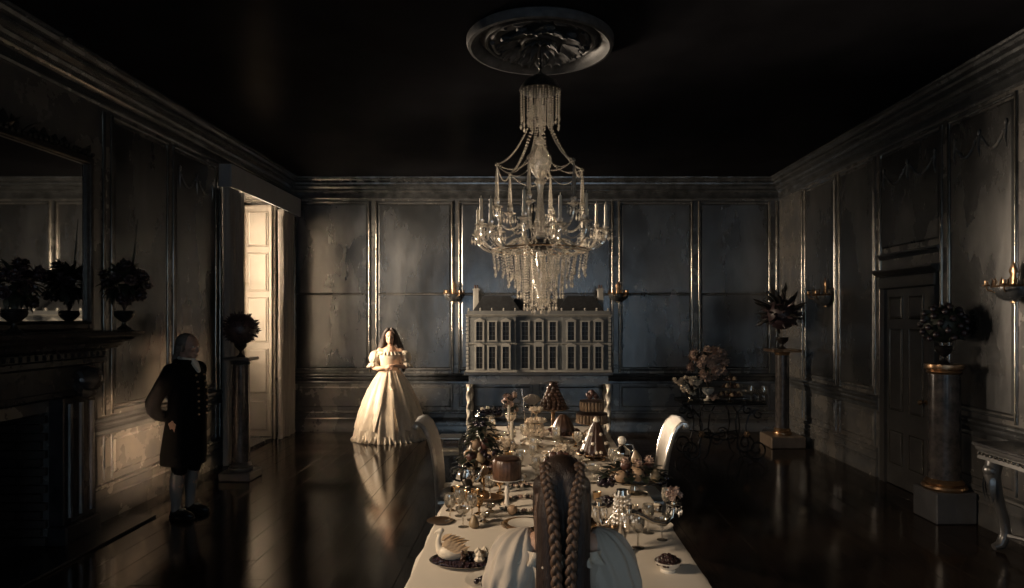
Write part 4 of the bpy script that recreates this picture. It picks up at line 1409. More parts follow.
def ring(rx, ry, z, n=96, folds=0, amp=0.0, ph=0.0, cx=0.0, cy=0.0, extra=None):
    out = []
    for j in range(n):
        a = 2 * PI * j / n
        q = 1 + (amp * (math.sin(folds * a + ph) + 0.5 * math.sin((folds * 1.7 // 1) * a + 2 * ph + 1)) if folds else 0)
        if extra:
            q *= extra(a)
        out.append((cx + rx * q * math.cos(a), cy + ry * q * math.sin(a), z))
    return out
def puff(mb, c, r, folds=14, amp=0.07, axis=(0, 0, 1), n=56, ph=0.0):
    """a gathered puffed sleeve"""
    M = Matrix.Translation(c) @ Vector(axis).to_track_quat('Z', 'Y').to_matrix().to_4x4()
    rings = []
    for i in range(15):
        t = -1 + 2 * i / 14
        rr = math.sqrt(max(0.02, 1 - abs(t) ** 2.4))
        am = amp * (0.5 + abs(t))
        wob = [noise.noise(Vector((3.1 * math.cos(2 * PI * j / n) + ph, 3.1 * math.sin(2 * PI * j / n), 2.2 * t))) for j in range(n)]
        row = []
        for j in range(n):
            a = 2 * PI * j / n
            q = rr * (1 + am * math.sin(folds * a + ph + 1.5 * t + 2.5 * wob[j]) + 0.09 * wob[j])
            row.append((r[0] * q * math.cos(a), r[1] * q * math.sin(a), r[2] * (t + 0.05 * wob[j])))
        rings.append(row)
    mb.loft(rings, M=M)
def ruffle(mb, c, r, h, n=80, waves=16, axis=(0, 0, 1), flare=0.3, th=0.004, ry=None):
    M = Matrix.Translation(c) @ Vector(axis).to_track_quat('Z', 'Y').to_matrix().to_4x4()
    ry = ry or r
    rings = []
    for off, zz in ((0, h), (0.3, h * 0.6), (1, 0.0)):
        for side in (0,):
            rings.append([((r * (1 + flare * off) + 0.12 * r * off * math.sin(waves * a)) * math.cos(a), (ry * (1 + flare * off) + 0.12 * r * off * math.sin(waves * a)) * math.sin(a), zz)
                          for a in (2 * PI * j / n for j in range(n))])
    for off, zz in ((1, -0.004), (0.3, h * 0.6 - th), (0, h - th)):
        rings.append([((r * (1 + flare * off) + 0.12 * r * off * math.sin(waves * a) - th) * math.cos(a), (ry * (1 + flare * off) + 0.12 * r * off * math.sin(waves * a) - th) * math.sin(a), zz)
                      for a in (2 * PI * j / n for j in range(n))])
    mb.loft(rings, cap=False, loop=True, M=M)

# ---- woman in the pale gown (local frame: faces -y)
wp = FL(384.5, 443)
wo = thing('person', 'woman in a wide cream ball gown with long loose hair, standing by the back wall', 'person', (wp.x, wp.y + 0.40, 0), R(6))
b = MB()
HM = add_head(b, (0.0, -0.01, 1.605), 1.0, R(4), R(-2))
limb(b, [(0, 0.02, 1.55), (0, 0.03, 1.44), (0, 0.03, 1.38)], [0.048, 0.05, 0.075])
limb(b, [(-0.13, 0.03, 1.385), (0, 0.035, 1.40), (0.13, 0.03, 1.385)], [0.055, 0.075, 0.055])
limb(b, [(0, 0.02, 1.36), (0, 0.01, 1.25), (0, 0.02, 1.08), (0, 0.03, 0.92)], [0.11, 0.125, 0.105, 0.14])
limb(b, [(-0.16, 0.03, 1.385), (-0.235, 0.02, 1.25), (-0.255, -0.01, 1.13), (-0.16, -0.15, 1.12), (-0.07, -0.215, 1.135)], [0.05, 0.044, 0.04, 0.034, 0.024])
limb(b, [(0.16, 0.03, 1.385), (0.235, 0.02, 1.25), (0.255, -0.01, 1.14), (0.17, -0.15, 1.15), (0.085, -0.225, 1.165)], [0.05, 0.044, 0.04, 0.034, 0.024])
add_hand(b, (-0.065, -0.22, 1.135), (1, -0.2, 0.08), (0.1, 0.9, -0.2), 0.95, 0.5, 1)
add_hand(b, (0.08, -0.235, 1.165), (-1, -0.25, -0.12), (-0.1, 0.6, -0.7), 0.95, 0.5, -1)
remeshed(b, 0.0075, 2).build('body', 'skin', wo, smooth=80)
add_eyes(wo, HM)
m = MB()
fold = lambda a: 1 + 0.03 * math.sin(5 * a + 1)
prof = [(0.0, 0.545, 0.50), (0.10, 0.535, 0.49), (0.25, 0.505, 0.465), (0.42, 0.46, 0.42), (0.60, 0.40, 0.37), (0.78, 0.325, 0.30), (0.92, 0.25, 0.225), (1.02, 0.185, 0.165), (1.075, 0.148, 0.13)]
rings = [ring(rx, ry, z, 120, 17, 0.05 * (1 - 0.75 * z), 0.6 * z) for z, rx, ry in prof]
rings += [ring(0.142, 0.125, 1.10, 120), ring(0.152, 0.13, 1.17, 120), ring(0.168, 0.142, 1.25, 120, cy=-0.008), ring(0.176, 0.145, 1.31, 120, cy=-0.01), ring(0.178, 0.128, 1.355, 120), ring(0.172, 0.12, 1.365, 120, cy=0.004), ring(0.12, 0.09, 1.35, 120)]
m.loft(rings)
m.build('gown', 'gown_satin', wo, smooth=70)
m = MB()
prof2 = [(0.21, 0.535, 0.495), (0.23, 0.53, 0.49), (0.42, 0.482, 0.445), (0.60, 0.422, 0.392), (0.78, 0.345, 0.32), (0.92, 0.268, 0.243), (1.02, 0.20, 0.18), (1.075, 0.16, 0.142)]
outer, inner = [], []
n = 110
rings = []
for z, rx, ry in prof2:
    gap = 0.10 + 0.32 * max(0, (0.95 - z)) ** 1.1
    row = []
    for j in range(n + 1):
        a = -PI / 2 + gap + (2 * PI - 2 * gap) * j / n
        q = 1 + 0.055 * (1 - 0.6 * z) * math.sin(13 * a + 0.8 * z) + 0.02 * math.sin(29 * a + 3 * z)
        zz = z - (0.03 * abs(math.sin(9 * a)) if z < 0.22 else 0)
        row.append((rx * q * math.cos(a), ry * q * math.sin(a), zz))
    rings.append(row + [(p[0] * 0.975, p[1] * 0.975, p[2]) for p in reversed(row)])
m.loft(rings)
m.build('overskirt', 'gown_satin', wo, smooth=70)
m = MB()
ruffle(m, (0, 0, 0.006), 0.53, 0.10, 240, 46, flare=0.05, ry=0.485)
m.build('hem_flounce', 'gown_lace', wo, smooth=70)
for s in (-1, 1):
    m = MB()
    puff(m, (s * 0.225, 0.015, 1.275), (0.098, 0.10, 0.115), 13, 0.06, (s * 0.35, 0, -1))
    sl = m.build('puff_sleeve', 'gown_lace', wo, smooth=70)
    m = MB(); ruffle(m, (s * 0.255, -0.02, 1.13), 0.07, 0.06, 64, 12, (0.0, 0.15, 1), 0.5); m.build('sleeve_ruffle', 'gown_lace', sl, smooth=70)
m = MB(); ruffle(m, (0, 0.0, 1.325), 0.185, 0.05, 120, 22, flare=0.12, ry=0.135); m.build('neck_ruffle', 'gown_lace', wo, smooth=70)
m = MB()
m.tube([(0.02, -0.20, 1.12), (0.03, -0.25, 1.02), (0.05, -0.31, 0.92), (0.045, -0.335, 0.86), (0.07, -0.365, 0.80), (0.10, -0.37, 0.82), (0.095, -0.35, 0.86)], [0.02, 0.025, 0.024, 0.03, 0.02, 0.016, 0.006], 8, flat=0.4)
m.build('ribbon', 'gown_lace', wo, smooth=70)
h = MB()
h.ball((0, 0.035, 1.64), 0.097, 20, 14, (0.92, 1.02, 1.04))
for s in (-1, 1):
    limb(h, [(s * 0.03, -0.045, 1.725), (s * 0.078, -0.03, 1.66), (s * 0.092, 0.0, 1.55), (s * 0.12, 0.03, 1.42), (s * 0.15, 0.07, 1.30)], [0.03, 0.034, 0.04, 0.045, 0.03])
    limb(h, [(s * 0.05, 0.05, 1.68), (s * 0.10, 0.07, 1.55), (s * 0.15, 0.10, 1.38), (s * 0.19, 0.12, 1.2), (s * 0.20, 0.13, 1.05)], [0.05, 0.06, 0.07, 0.06, 0.02])
limb(h, [(0, 0.09, 1.66), (0, 0.13, 1.5), (0, 0.15, 1.25), (0.02, 0.17, 1.0)], [0.08, 0.10, 0.11, 0.05])
remeshed(h, 0.010, 3).build('hair', 'hair_brown', wo, smooth=80)
for s in (-1, 1):
    m = MB(); m.ball((s * 0.09, -0.10 - 0.02 * s, 0.028), 0.04, 12, 8, (0.9, 2.4, 0.62)); m.build('shoe', 'gown_satin', wo)

# ---- servant in a black coat, in profile, hands behind his back
sp = FL(186, 515)
sv = thing('person', 'manservant in black tailcoat, knee breeches and grey stockings, standing in profile by the fireplace', 'person', (sp.x, sp.y, 0), R(78))
b = MB()
SM = add_head(b, (0.0, -0.035, 1.635), 1.02, 0, R(3))
limb(b, [(0, 0.0, 1.58), (0, 0.01, 1.47), (0, 0.02, 1.40)], [0.055, 0.058, 0.085])
limb(b, [(-0.15, 0.01, 1.41), (0, 0.015, 1.42), (0.15, 0.01, 1.41)], [0.06, 0.085, 0.06])
limb(b, [(0, 0.0, 1.36), (0, -0.02, 1.22), (0, -0.03, 1.05), (0, 0.0, 0.92)], [0.13, 0.14, 0.14, 0.14])
for s in (-1, 1):
    limb(b, [(s * 0.09, 0.0, 0.90), (s * 0.10, -0.01, 0.70), (s * 0.095, -0.01, 0.48), (s * 0.095, 0.02, 0.32), (s * 0.095, 0.03, 0.12), (s * 0.095, 0.03, 0.06)],
         [0.10, 0.088, 0.058, 0.06, 0.038, 0.04])
    limb(b, [(s * 0.19, 0.01, 1.40), (s * 0.235, 0.09, 1.22), (s * 0.245, 0.155, 1.10), (s * 0.17, 0.19, 1.005), (s * 0.085, 0.18, 0.968)], [0.055, 0.05, 0.045, 0.038, 0.028])
    add_hand(b, (s * 0.075, 0.165, 0.96), (-s * 0.2, -0.75, -0.5), (0, -0.6, -0.5), 1.0, 0.5, s)
    limb(b, [(s * 0.095, 0.03, 0.05), (s * 0.10, -0.05, 0.035), (s * 0.105, -0.13, 0.03)], [0.038, 0.035, 0.028])
remeshed(b, 0.0075, 2).build('body', 'skin_shaded', sv, smooth=80)
add_eyes(sv, SM, 1.02)
c = MB()
def cring(rx, ry, z, cy=0.0):
    return ring(rx, ry, z, 64, cy=cy)
c.loft([cring(0.200, 0.205, 0.50, 0.03), cring(0.20, 0.205, 0.60, 0.025), cring(0.192, 0.19, 0.78, 0.01), cring(0.182, 0.178, 0.92, -0.005), cring(0.172, 0.175, 1.06, -0.02),
        cring(0.18, 0.17, 1.20, -0.015), cring(0.198, 0.16, 1.33, 0.0), cring(0.195, 0.125, 1.42, 0.012), cring(0.13, 0.09, 1.475, 0.018), cring(0.08, 0.075, 1.50, 0.015)])
for s in (-1, 1):
    limb(c, [(s * 0.175, 0.01, 1.40), (s * 0.235, 0.09, 1.22), (s * 0.245, 0.155, 1.10), (s * 0.17, 0.19, 1.005), (s * 0.08, 0.185, 0.965)], [0.085, 0.072, 0.07, 0.06, 0.058])
remeshed(c, 0.012, 3).build('tailcoat', 'coat_black', sv, smooth=80)
m = MB()
m.tube([(0.085 * math.cos(a), 0.012 + 0.085 * math.sin(a), 1.492) for a in (2 * PI * j / 20 for j in range(20))], 0.02, 8, loop=True)
m.build('coat_collar', 'coat_black', sv)
m = MB()
m.tube([(0.062 * math.cos(a), -0.008 + 0.066 * math.sin(a), 1.515 + 0.01 * math.sin(a)) for a in (2 * PI * j / 20 for j in range(20))], 0.017, 8, loop=True)
limb(m, [(0, -0.072, 1.515), (0, -0.105, 1.46), (0, -0.14, 1.40)], [0.026, 0.032, 0.02])
m.build('cravat', 'linen', sv, smooth=80)
for k in range(7):
    for s in (-1, 1):
        m = MB(); z_ = 1.36 - k * 0.062; m.ball((s * 0.055, -0.157 - 0.03 * math.sin(min(1, k / 3) * 1.6), z_), 0.011, 8, 6); m.build('coat_button', 'gilt_bronze', sv)
for s in (-1, 1):
    m = MB(); limb(m, [(s * 0.10, -0.005, 0.60), (s * 0.097, -0.01, 0.49), (s * 0.096, -0.008, 0.455)], [0.10, 0.075, 0.068]); m.build('breeches_leg', 'coat_black', sv, smooth=80)
    m = MB()
    limb(m, [(s * 0.095, -0.008, 0.48), (s * 0.095, 0.018, 0.36), (s * 0.095, 0.028, 0.26), (s * 0.095, 0.03, 0.14), (s * 0.095, 0.03, 0.07)], [0.062, 0.066, 0.058, 0.044, 0.044]); m.build('stocking', 'stocking', sv, smooth=80)
    m = MB()
    limb(m, [(s * 0.095, 0.045, 0.045), (s * 0.10, -0.04, 0.045), (s * 0.105, -0.12, 0.035), (s * 0.106, -0.15, 0.03)], [0.045, 0.044, 0.036, 0.025])
    m.box(s * 0.095 - 0.035, s * 0.095 + 0.035, 0.01, 0.085, 0.0, 0.035, 0.006)
    m.box(s * 0.10 - 0.037, s * 0.10 + 0.037, -0.16, 0.02, 0.0, 0.014, 0.006)
    sh_ = m.build('shoe', 'shoe_leather', sv, smooth=60)
    m = MB(); m.box(s * 0.10 - 0.025, s * 0.10 + 0.025, -0.065, -0.025, 0.078, 0.092, 0.004); m.build('buckle', 'chair_silver', sh_)
h = MB()
h.ball((0, 0.0, 1.668), 0.098, 20, 14, (0.9, 1.02, 0.98))
h.ball((0, 0.055, 1.61), 0.07, 16, 10, (1.05, 0.75, 1.2))
for s in (-1, 1):
    for k in range(2):
        h.tube([(s * 0.085, -0.04, 1.60 + 0.035 * k), (s * 0.09, 0.03, 1.60 + 0.035 * k)], 0.022, 8)
limb(h, [(0, 0.10, 1.58), (0, 0.125, 1.50), (0, 0.125, 1.42)], [0.025, 0.028, 0.015])
remeshed(h, 0.009, 2).build('hair', 'hair_grey', sv, smooth=80)

# ---- girl seated at the near end of the table, back to the camera
GX, GY = (560.5 - CX) * 2.56 / F, 2.47
gi = thing('person', 'girl seated with her back to the camera, two long brown braids and pale puffed sleeves', 'person', (GX, GY, 0), R(180))
# local frame: faces -y (so towards the far wall); camera sees +y side
b = MB()
GM = add_head(b, (0, -0.02, 1.278), 0.93, 0, R(-6))
limb(b, [(0, 0.0, 1.20), (0, 0.01, 1.12), (0, 0.01, 1.06)], [0.045, 0.046, 0.07])
limb(b, [(-0.12, 0.01, 1.06), (0, 0.02, 1.075), (0.12, 0.01, 1.06)], [0.05, 0.07, 0.05])
limb(b, [(0, 0.01, 1.03), (0, 0.0, 0.9), (0, 0.01, 0.75), (0, 0.02, 0.62)], [0.105, 0.11, 0.10, 0.13])
for s in (-1, 1):
    limb(b, [(s * 0.145, 0.01, 1.06), (s * 0.20, -0.03, 0.92), (s * 0.215, -0.08, 0.82), (s * 0.17, -0.22, 0.80), (s * 0.13, -0.31, 0.795)], [0.047, 0.042, 0.038, 0.032, 0.022])
    add_hand(b, (s * 0.13, -0.315, 0.795), (-s * 0.3, -1, -0.03), (0, 0, -1), 0.92, 0.25, s)
remeshed(b, 0.0075, 2).build('body', 'skin', gi, smooth=80)
m = MB()
m.loft([ring(0.15, 0.13, 0.60, 72), ring(0.125, 0.105, 0.70, 72), ring(0.12, 0.10, 0.76, 72), ring(0.135, 0.115, 0.86, 72), ring(0.15, 0.125, 0.96, 72), ring(0.165, 0.12, 1.02, 72), ring(0.16, 0.11, 1.045, 72), ring(0.10, 0.08, 1.03, 72)])
m.build('bodice', 'sleeve_muslin', gi, smooth=70)
m = MB()
m.loft([ring(0.30, 0.27, 0.0, 120, 15, 0.05, 0, 0, -0.09), ring(0.29, 0.26, 0.15, 120, 15, 0.045, 0.2, 0, -0.09), ring(0.275, 0.24, 0.38, 120, 15, 0.03, 0.4, 0, -0.08), ring(0.26, 0.225, 0.50, 120, 15, 0.02, 0.5, 0, -0.07),
        ring(0.22, 0.19, 0.565, 120, 15, 0.015, 0.6, 0, -0.05), ring(0.15, 0.13, 0.60, 120, 0, 0, 0, 0, 0), ring(0.125, 0.108, 0.70, 120)])
m.build('skirt', 'sleeve_muslin', gi, smooth=70)
for s, cx_ in ((-1, -0.19), (1, 0.19)):
    m = MB()
    puff(m, (s * 0.175, 0.0, 0.965), (0.088 if s < 0 else 0.105, 0.11, 0.165), 12, 0.075, (s * 0.28, 0.1, -1), 84, s)
    sl = m.build('puff_sleeve', 'sleeve_muslin', gi, smooth=70)
    m = MB(); ruffle(m, (s * 0.218, -0.06, 0.80), 0.06, 0.05, 64, 12, (0, 0.5, 1), 0.5); m.build('sleeve_ruffle', 'gown_lace', sl, smooth=70)
m = MB(); ruffle(m, (0, 0.0, 1.03), 0.172, 0.04, 120, 22, flare=0.12, ry=0.12); m.build('neck_ruffle', 'gown_lace', gi, smooth=70)
m = MB()
m.tube([(0.062 * math.cos(a), 0.005 + 0.062 * math.sin(a), 1.10) for a in (2 * PI * j / 24 for j in range(24))], 0.007, 6, loop=True)
m.build('necklace', 'porcelain', gi)
h = MB()
h.ball((0, 0.0, 1.310), 0.090, 24, 16, (0.93, 1.05, 1.02))
for s in (-1, 1):
    h.ball((s * 0.082, 0.02, 1.285), 0.034, 14, 10, (0.8, 1.1, 1.25))
for s in (-1, 1):
    limb(h, [(s * 0.055, 0.0, 1.32), (s * 0.082, 0.03, 1.25), (s * 0.078, 0.07, 1.12), (s * 0.076, 0.115, 0.98), (s * 0.080, 0.12, 0.80), (s * 0.05, 0.12, 0.62)], [0.03, 0.028, 0.024, 0.022, 0.022, 0.008])
    limb(h, [(s * 0.03, 0.05, 1.32), (s * 0.045, 0.08, 1.2), (s * 0.045, 0.105, 1.05), (s * 0.045, 0.13, 0.85), (s * 0.035, 0.13, 0.60)], [0.05, 0.05, 0.044, 0.04, 0.012])
remeshed(h, 0.007, 3).build('hair', 'hair_brown', gi, smooth=80)
# loose strands over the hair
rh = random.Random(9)
for s in (-1, 1):
    m = MB()
    for k in range(34):
        e = rh.uniform(-0.018, 0.022)
        t0 = rh.uniform(0, 1)
        xs = 0.056 + 0.034 * t0
        m.tube([(s * (0.035 + 0.03 * t0), 0.045 - 0.02 * t0, 1.37 - 0.035 * t0), (s * (xs + 0.006), 0.085 - 0.05 * t0, 1.28), (s * (xs + 0.008), 0.105 - 0.035 * t0, 1.18), (s * xs, 0.118 - 0.02 * t0, 1.05),
                (s * (xs + e * 0.5), 0.140 - 0.01 * t0, 0.92), (s * (xs + e), 0.145, 0.78)], [0.003, 0.006, 0.007, 0.007, 0.0065, 0.003], 5)
    st_ = m.build('loose_strands', 'hair_light', gi, smooth=80)
    st_['kind'] = 'stuff'
def braid(side, label):
    ctl = [(0.062, 0.030, 1.372), (0.058, 0.078, 1.33), (0.046, 0.105, 1.27), (0.036, 0.128, 1.20), (0.028, 0.145, 1.10), (0.024, 0.158, 1.0), (0.022, 0.166, 0.90), (0.020, 0.168, 0.80), (0.018, 0.16, 0.70)]
    P = [Vector((side * p[0], p[1], p[2])) for p in ctl]
    C = []
    for i in range(len(P) - 1):
        p0, p1, p2, p3 = P[max(i - 1, 0)], P[i], P[i + 1], P[min(i + 2, len(P) - 1)]
        for k in range(12):
            t = k / 12
            C.append(0.5 * ((2 * p1) + (p2 - p0) * t + (2 * p0 - 5 * p1 + 4 * p2 - p3) * t * t + (3 * p1 - p0 - 3 * p2 + p3) * t ** 3))
    for q in range(3):
        m = MB()
        pts, rr = [], []
        for i, c in enumerate(C):
            ph = i * 0.50 + q * 2 * PI / 3
            pts.append(c + Vector((0.0125 * math.sin(ph), 0.0075 * math.sin(2 * ph) + 0.004, 0)))
            rr.append(0.0125 * (1 - 0.25 * i / len(C)))
        m.tube(pts, rr, 8)
        m.build('braid_strand', 'hair_light', gi, smooth=80)
braid(1, '')
braid(-1, '')

# ================================================================== ON THE TABLE
tr = random.Random(21)
def on(p, z=TZ):
    return (p.x, p.y, z)
def part(mb, name, m, parent, smooth=50):
    return mb.build(name, m, parent, smooth=smooth)
PLATE = [(0, 0), (0.55, 0.0), (0.6, 0.03), (0.98, 0.13), (1.0, 0.145), (0.97, 0.145), (0.6, 0.055), (0.5, 0.04), (0, 0.035)]
def plate_mb(r, flute=0, fd=0.0):
    return MB().lathe([(a * r, z * r) for a, z in PLATE], 40, flute=flute, fd=fd)
STAND = lambda r, h: [(0, 0), (r * 0.5, 0), (r * 0.48, 0.012), (r * 0.15, 0.03), (r * 0.08, h * 0.4), (r * 0.14, h * 0.5), (r * 0.08, h * 0.6), (r * 0.15, h - 0.02),
                      (r * 0.6, h - 0.006), (r, h + 0.012), (r * 0.98, h + 0.018), (r * 0.6, h + 0.002), (0, h)]
def dish_stand(name, label, p, r, h, m='silver', cat='cake stand', group=None):
    t = MB().lathe(STAND(r, h), 32).build(name, m, loc=on(p), smooth=50)
    return tag(t, label, cat, group)
def heap(mb, c, rx, ry, h, n, r, rnd):
    for k in range(n):
        a, q = rnd.uniform(0, 2 * PI), math.sqrt(rnd.uniform(0, 1))
        z = h * (1 - q * q) * rnd.uniform(0.75, 1.0)
        mb.ball((c[0] + rx * q * math.cos(a), c[1] + ry * q * math.sin(a), c[2] + z), r * rnd.uniform(0.85, 1.15), 7, 5)
def stuff_heap(name, label, cat, p, z, rx, ry, h, n, r, m):
    mb = MB(); heap(mb, (0, 0, r * 0.6), rx, ry, h, n, r, tr)
    o = mb.build(name, m, loc=(p.x, p.y, z), fix=False)
    return tag(o, label, cat, kind='stuff')
# single fruits, each a thing of its own
FR = {}
def fruit(kind, loc, r, label, group, tilt=None):
    if kind not in FR:
        if kind == 'pear':
            e = thing('pear', '', 'pear')
            part(MB().lathe([(0, 0), (0.5, 0.05), (0.85, 0.3), (1.0, 0.75), (0.92, 1.15), (0.62, 1.65), (0.42, 2.05), (0.34, 2.25), (0.15, 2.38), (0, 2.4)], 14), 'flesh', 'pear', e)
            part(MB().tube([(0, 0, 2.36), (0.05, 0, 2.6), (0.15, 0, 2.8)], [0.07, 0.05, 0.06], 5), 'stem', 'stem_brown', e)
        else:
            e = thing(kind, '', kind)
            part(MB().lathe([(0, 0.1), (0.3, 0.03), (0.72, 0.3), (1.0, 0.95), (0.85, 1.55), (0.45, 1.86), (0.12, 1.8), (0, 1.74)], 16), 'flesh', kind, e)
            if kind == 'pomegranate':
                part(MB().lathe([(0.12, 1.75), (0.18, 2.0), (0.28, 2.15), (0.24, 2.15), (0.1, 1.95), (0, 1.9)], 8), 'crown', 'stem_brown', e)
            else:
                part(MB().tube([(0, 0, 1.76), (0.03, 0, 1.92)], 0.05, 5), 'stem', 'stem_brown', e)
        FR[kind] = e
        o = e
    else:
        o = dup(FR[kind], loc)
    o.location = loc
    o.rotation_euler = (tilt[0], tilt[1], tr.uniform(0, 6)) if tilt else (tr.uniform(-.3, .3), tr.uniform(-.3, .3), tr.uniform(0, 6))
    o.scale = (r, r, r)
    o['label'] = label
    o['group'] = group
    return o
def grapes(label, loc, size, n, group='grape bunches', m='grape', hang=None):
    t = thing('grape_bunch', label, 'grapes', loc, tr.uniform(0, 6), group)
    mb = MB()
    for k in range(n):
        u_ = k / n
        rr = size * (0.55 * (1 - u_) + 0.12)
        a = k * 2.4
        mb.ball((rr * math.cos(a) + size * 0.9 * u_, rr * math.sin(a), size * (0.25 + 0.5 * (1 - u_)) * (0.7 + 0.3 * math.sin(k * 1.7))), size * 0.19, 8, 6)
    g_ = mb.build('berries', m, t, fix=False); g_['kind'] = 'stuff'
    part(MB().tube([(0, 0, size * 0.7), (-0.2 * size, 0, size * 1.0), (-0.5 * size, 0, size * 1.1)], size * 0.05, 5), 'stalk', 'stem_brown', t)
    return t

# ---- fruit pyramid at the left
p = T(481, 480)
dish_stand('footed_dish', 'silver footed dish under the tall fruit pyramid at the left of the table', p, 0.16, 0.04)
for k in range(4):
    zz, rr, n_ = TZ + 0.062 + 0.082 * k, 0.122 - 0.032 * k, (9, 7, 4, 1)[k]
    for j in range(n_):
        a = 2 * PI * j / n_ + k * 0.4
        kind = ('pear', 'peach', 'pomegranate')[(j + k) % 3]
        fruit(kind, (p.x + rr * math.cos(a) * (n_ > 1), p.y + rr * math.sin(a) * (n_ > 1), zz), 0.038 if kind != 'pear' else 0.033,
              {'pear': 'golden pear', 'peach': 'ripe peach', 'pomegranate': 'dark red pomegranate'}[kind] + (' in the bottom ring', ' in the second ring', ' in the third ring', ' at the top')[k] + ' of the tall fruit pyramid',
              'fruits of the tall pyramid')
grapes('black grapes crowning the tall fruit pyramid', (p.x - 0.02, p.y - 0.01, TZ + 0.375), 0.06, 40)
grapes('black grapes trailing down the tall fruit pyramid, right side', (p.x + 0.07, p.y - 0.06, TZ + 0.16), 0.08, 46)
mb = MB()
for k in range(110):
    a = tr.uniform(0, 2 * PI); q = tr.uniform(0, 1)
    c_ = Vector((0.155 * (1 - q * 0.8) * math.cos(a), 0.155 * (1 - q * 0.8) * math.sin(a), 0.06 + 0.36 * q))
    mb.leaf(c_, (math.cos(a), math.sin(a), tr.uniform(-0.4, 0.5)), 0.07, 0.035, 0.4)
tag(mb.build('leaf_garnish', 'leaf_dark', loc=on(p)), 'dark leaves tucked among the tall fruit pyramid', 'leaves', kind='stuff')

# ---- brown drum cake on a slender glass pedestal
p = T(507, 508)
t = thing('cake_pedestal', 'slender pale pedestal carrying the brown drum cake', 'cake stand', on(p))
part(MB().lathe([(0, 0), (0.05, 0), (0.048, 0.008), (0.016, 0.02), (0.012, 0.08), (0.018, 0.1), (0.011, 0.13), (0.013, 0.165), (0.03, 0.175), (0, 0.175)], 20), 'stem', 'porcelain', t)
part(MB().lathe([(0, 0.172), (0.08, 0.174), (0.105, 0.182), (0.106, 0.187), (0.08, 0.18), (0, 0.18)], 32), 'plate', 'porcelain', t)
t = thing('drum_cake', 'tall brown drum cake with fluted sides on the slender pedestal', 'cake', (p.x, p.y, TZ + 0.181))
part(MB().lathe([(0, 0), (0.082, 0), (0.086, 0.01), (0.086, 0.105), (0.078, 0.118), (0, 0.12)], 72, flute=24, fd=0.02), 'sponge', 'caramel', t)
part(MB().lathe([(0, 0.118), (0.07, 0.118), (0.078, 0.124), (0.06, 0.13), (0, 0.131)], 32), 'glaze', 'chocolate', t)

# ---- silver coffee pot with dark handle
p = T(468, 488)
t = thing('coffee_pot', 'silver coffee pot with black loop handle near the left table edge', 'pot', on(p), R(180))
part(MB().lathe([(0, 0), (0.04, 0), (0.042, 0.008), (0.03, 0.016), (0.05, 0.05), (0.055, 0.08), (0.042, 0.12), (0.034, 0.145), (0.038, 0.152), (0, 0.152)], 24), 'body', 'silver', t)
part(MB().lathe([(0.037, 0.152), (0.03, 0.165), (0.012, 0.172), (0.008, 0.18), (0.012, 0.188), (0, 0.195)], 20), 'lid', 'silver', t)
part(MB().tube([(0.04, 0, 0.135), (0.08, 0, 0.15), (0.11, 0, 0.13), (0.11, 0, 0.09), (0.085, 0, 0.055), (0.05, 0, 0.045)], 0.0075, 8), 'handle', 'shoe_leather', t)
part(MB().tube([(-0.045, 0, 0.05), (-0.075, 0, 0.07), (-0.085, 0, 0.11), (-0.11, 0, 0.145)], [0.016, 0.012, 0.009, 0.007], 8), 'spout', 'silver', t)

# ---- swan pastry dish
p = T(464, 564)
t = thing('oval_platter', 'grey oval platter at the near left of the table, under the pastry swan', 'platter', on(p), R(-4))
part(MB().lathe([(a * 0.165, z * 0.15) for a, z in PLATE], 48, sx=1.0, sy=0.68), 'dish', 'silver', t)
mb = MB()
for k in range(520):
    a, q = tr.uniform(0, 2 * PI), math.sqrt(tr.uniform(0, 1))
    mb.ball((0.145 * q * math.cos(a), 0.09 * q * math.sin(a), 0.012 + 0.016 * tr.uniform(0, 1) * (1.2 - q)), 0.007, 6, 4)
o = mb.build('berry_bed', 'berry', loc=(p.x, p.y, TZ + 0.004), fix=False)
tag(o, 'bed of dark berries spread over the oval platter', 'berries', kind='stuff')
t = thing('pastry_swan', 'pale pastry swan with raised neck lying on the dark berries', 'pastry', (p.x - 0.055, p.y, TZ + 0.022), R(8)).scale = (1.2,) * 3
t = bpy.data.objects['pastry_swan']
mb = MB()
mb.ball((0, 0, 0.032), 0.045, 18, 12, (1.35, 0.85, 0.75))
limb(mb, [(-0.045, 0, 0.04), (-0.055, 0, 0.07), (-0.048, 0, 0.10), (-0.043, 0, 0.115)], [0.02, 0.012, 0.009, 0.012])
limb(mb, [(-0.043, 0, 0.115), (-0.06, 0, 0.112), (-0.07, 0, 0.106)], [0.011, 0.007, 0.003])
remeshed(mb, 0.004, 2).build('body', 'cream', t, smooth=80)
for s in (-1, 1):
    mb = MB()
    for k in range(5):
        mb.leaf((0.0 - 0.01 * k, s * 0.034, 0.04 + 0.006 * k), (1, s * 0.25, 0.35 + 0.1 * k), 0.07 - 0.006 * k, 0.024, 0.2, (0, s, 0.3), 0.004)
    part(mb, 'wing', 'pastry', t)
for k, (dx, dy, nm) in enumerate(((0.065, 0.01, 'near the middle'), (0.095, 0.03, 'at the right rim'), (0.075, -0.035, 'at the front'))):
    mb = MB()
    mb.lathe([(0, 0), (0.02, 0.002), (0.024, 0.012), (0.014, 0.024), (0.017, 0.032), (0.008, 0.042), (0, 0.05)], 20, flute=7, fd=0.12)
    tag(mb.build('meringue', 'cream', loc=(p.x + dx, p.y + dy, TZ + 0.026)), 'small white meringue on the berry platter, ' + nm, 'meringue', 'meringues on the berry platter')
mb = MB()
for k in range(7):
    mb.ball((0.006 * math.sin(2 * k), 0, 0.008 * k), 0.009, 7, 5)
tag(mb.build('candied_stick', 'caramel', loc=(p.x + 0.0, p.y - 0.045, TZ + 0.024)), 'knobbly brown sweet on the front of the berry platter', 'sweet')

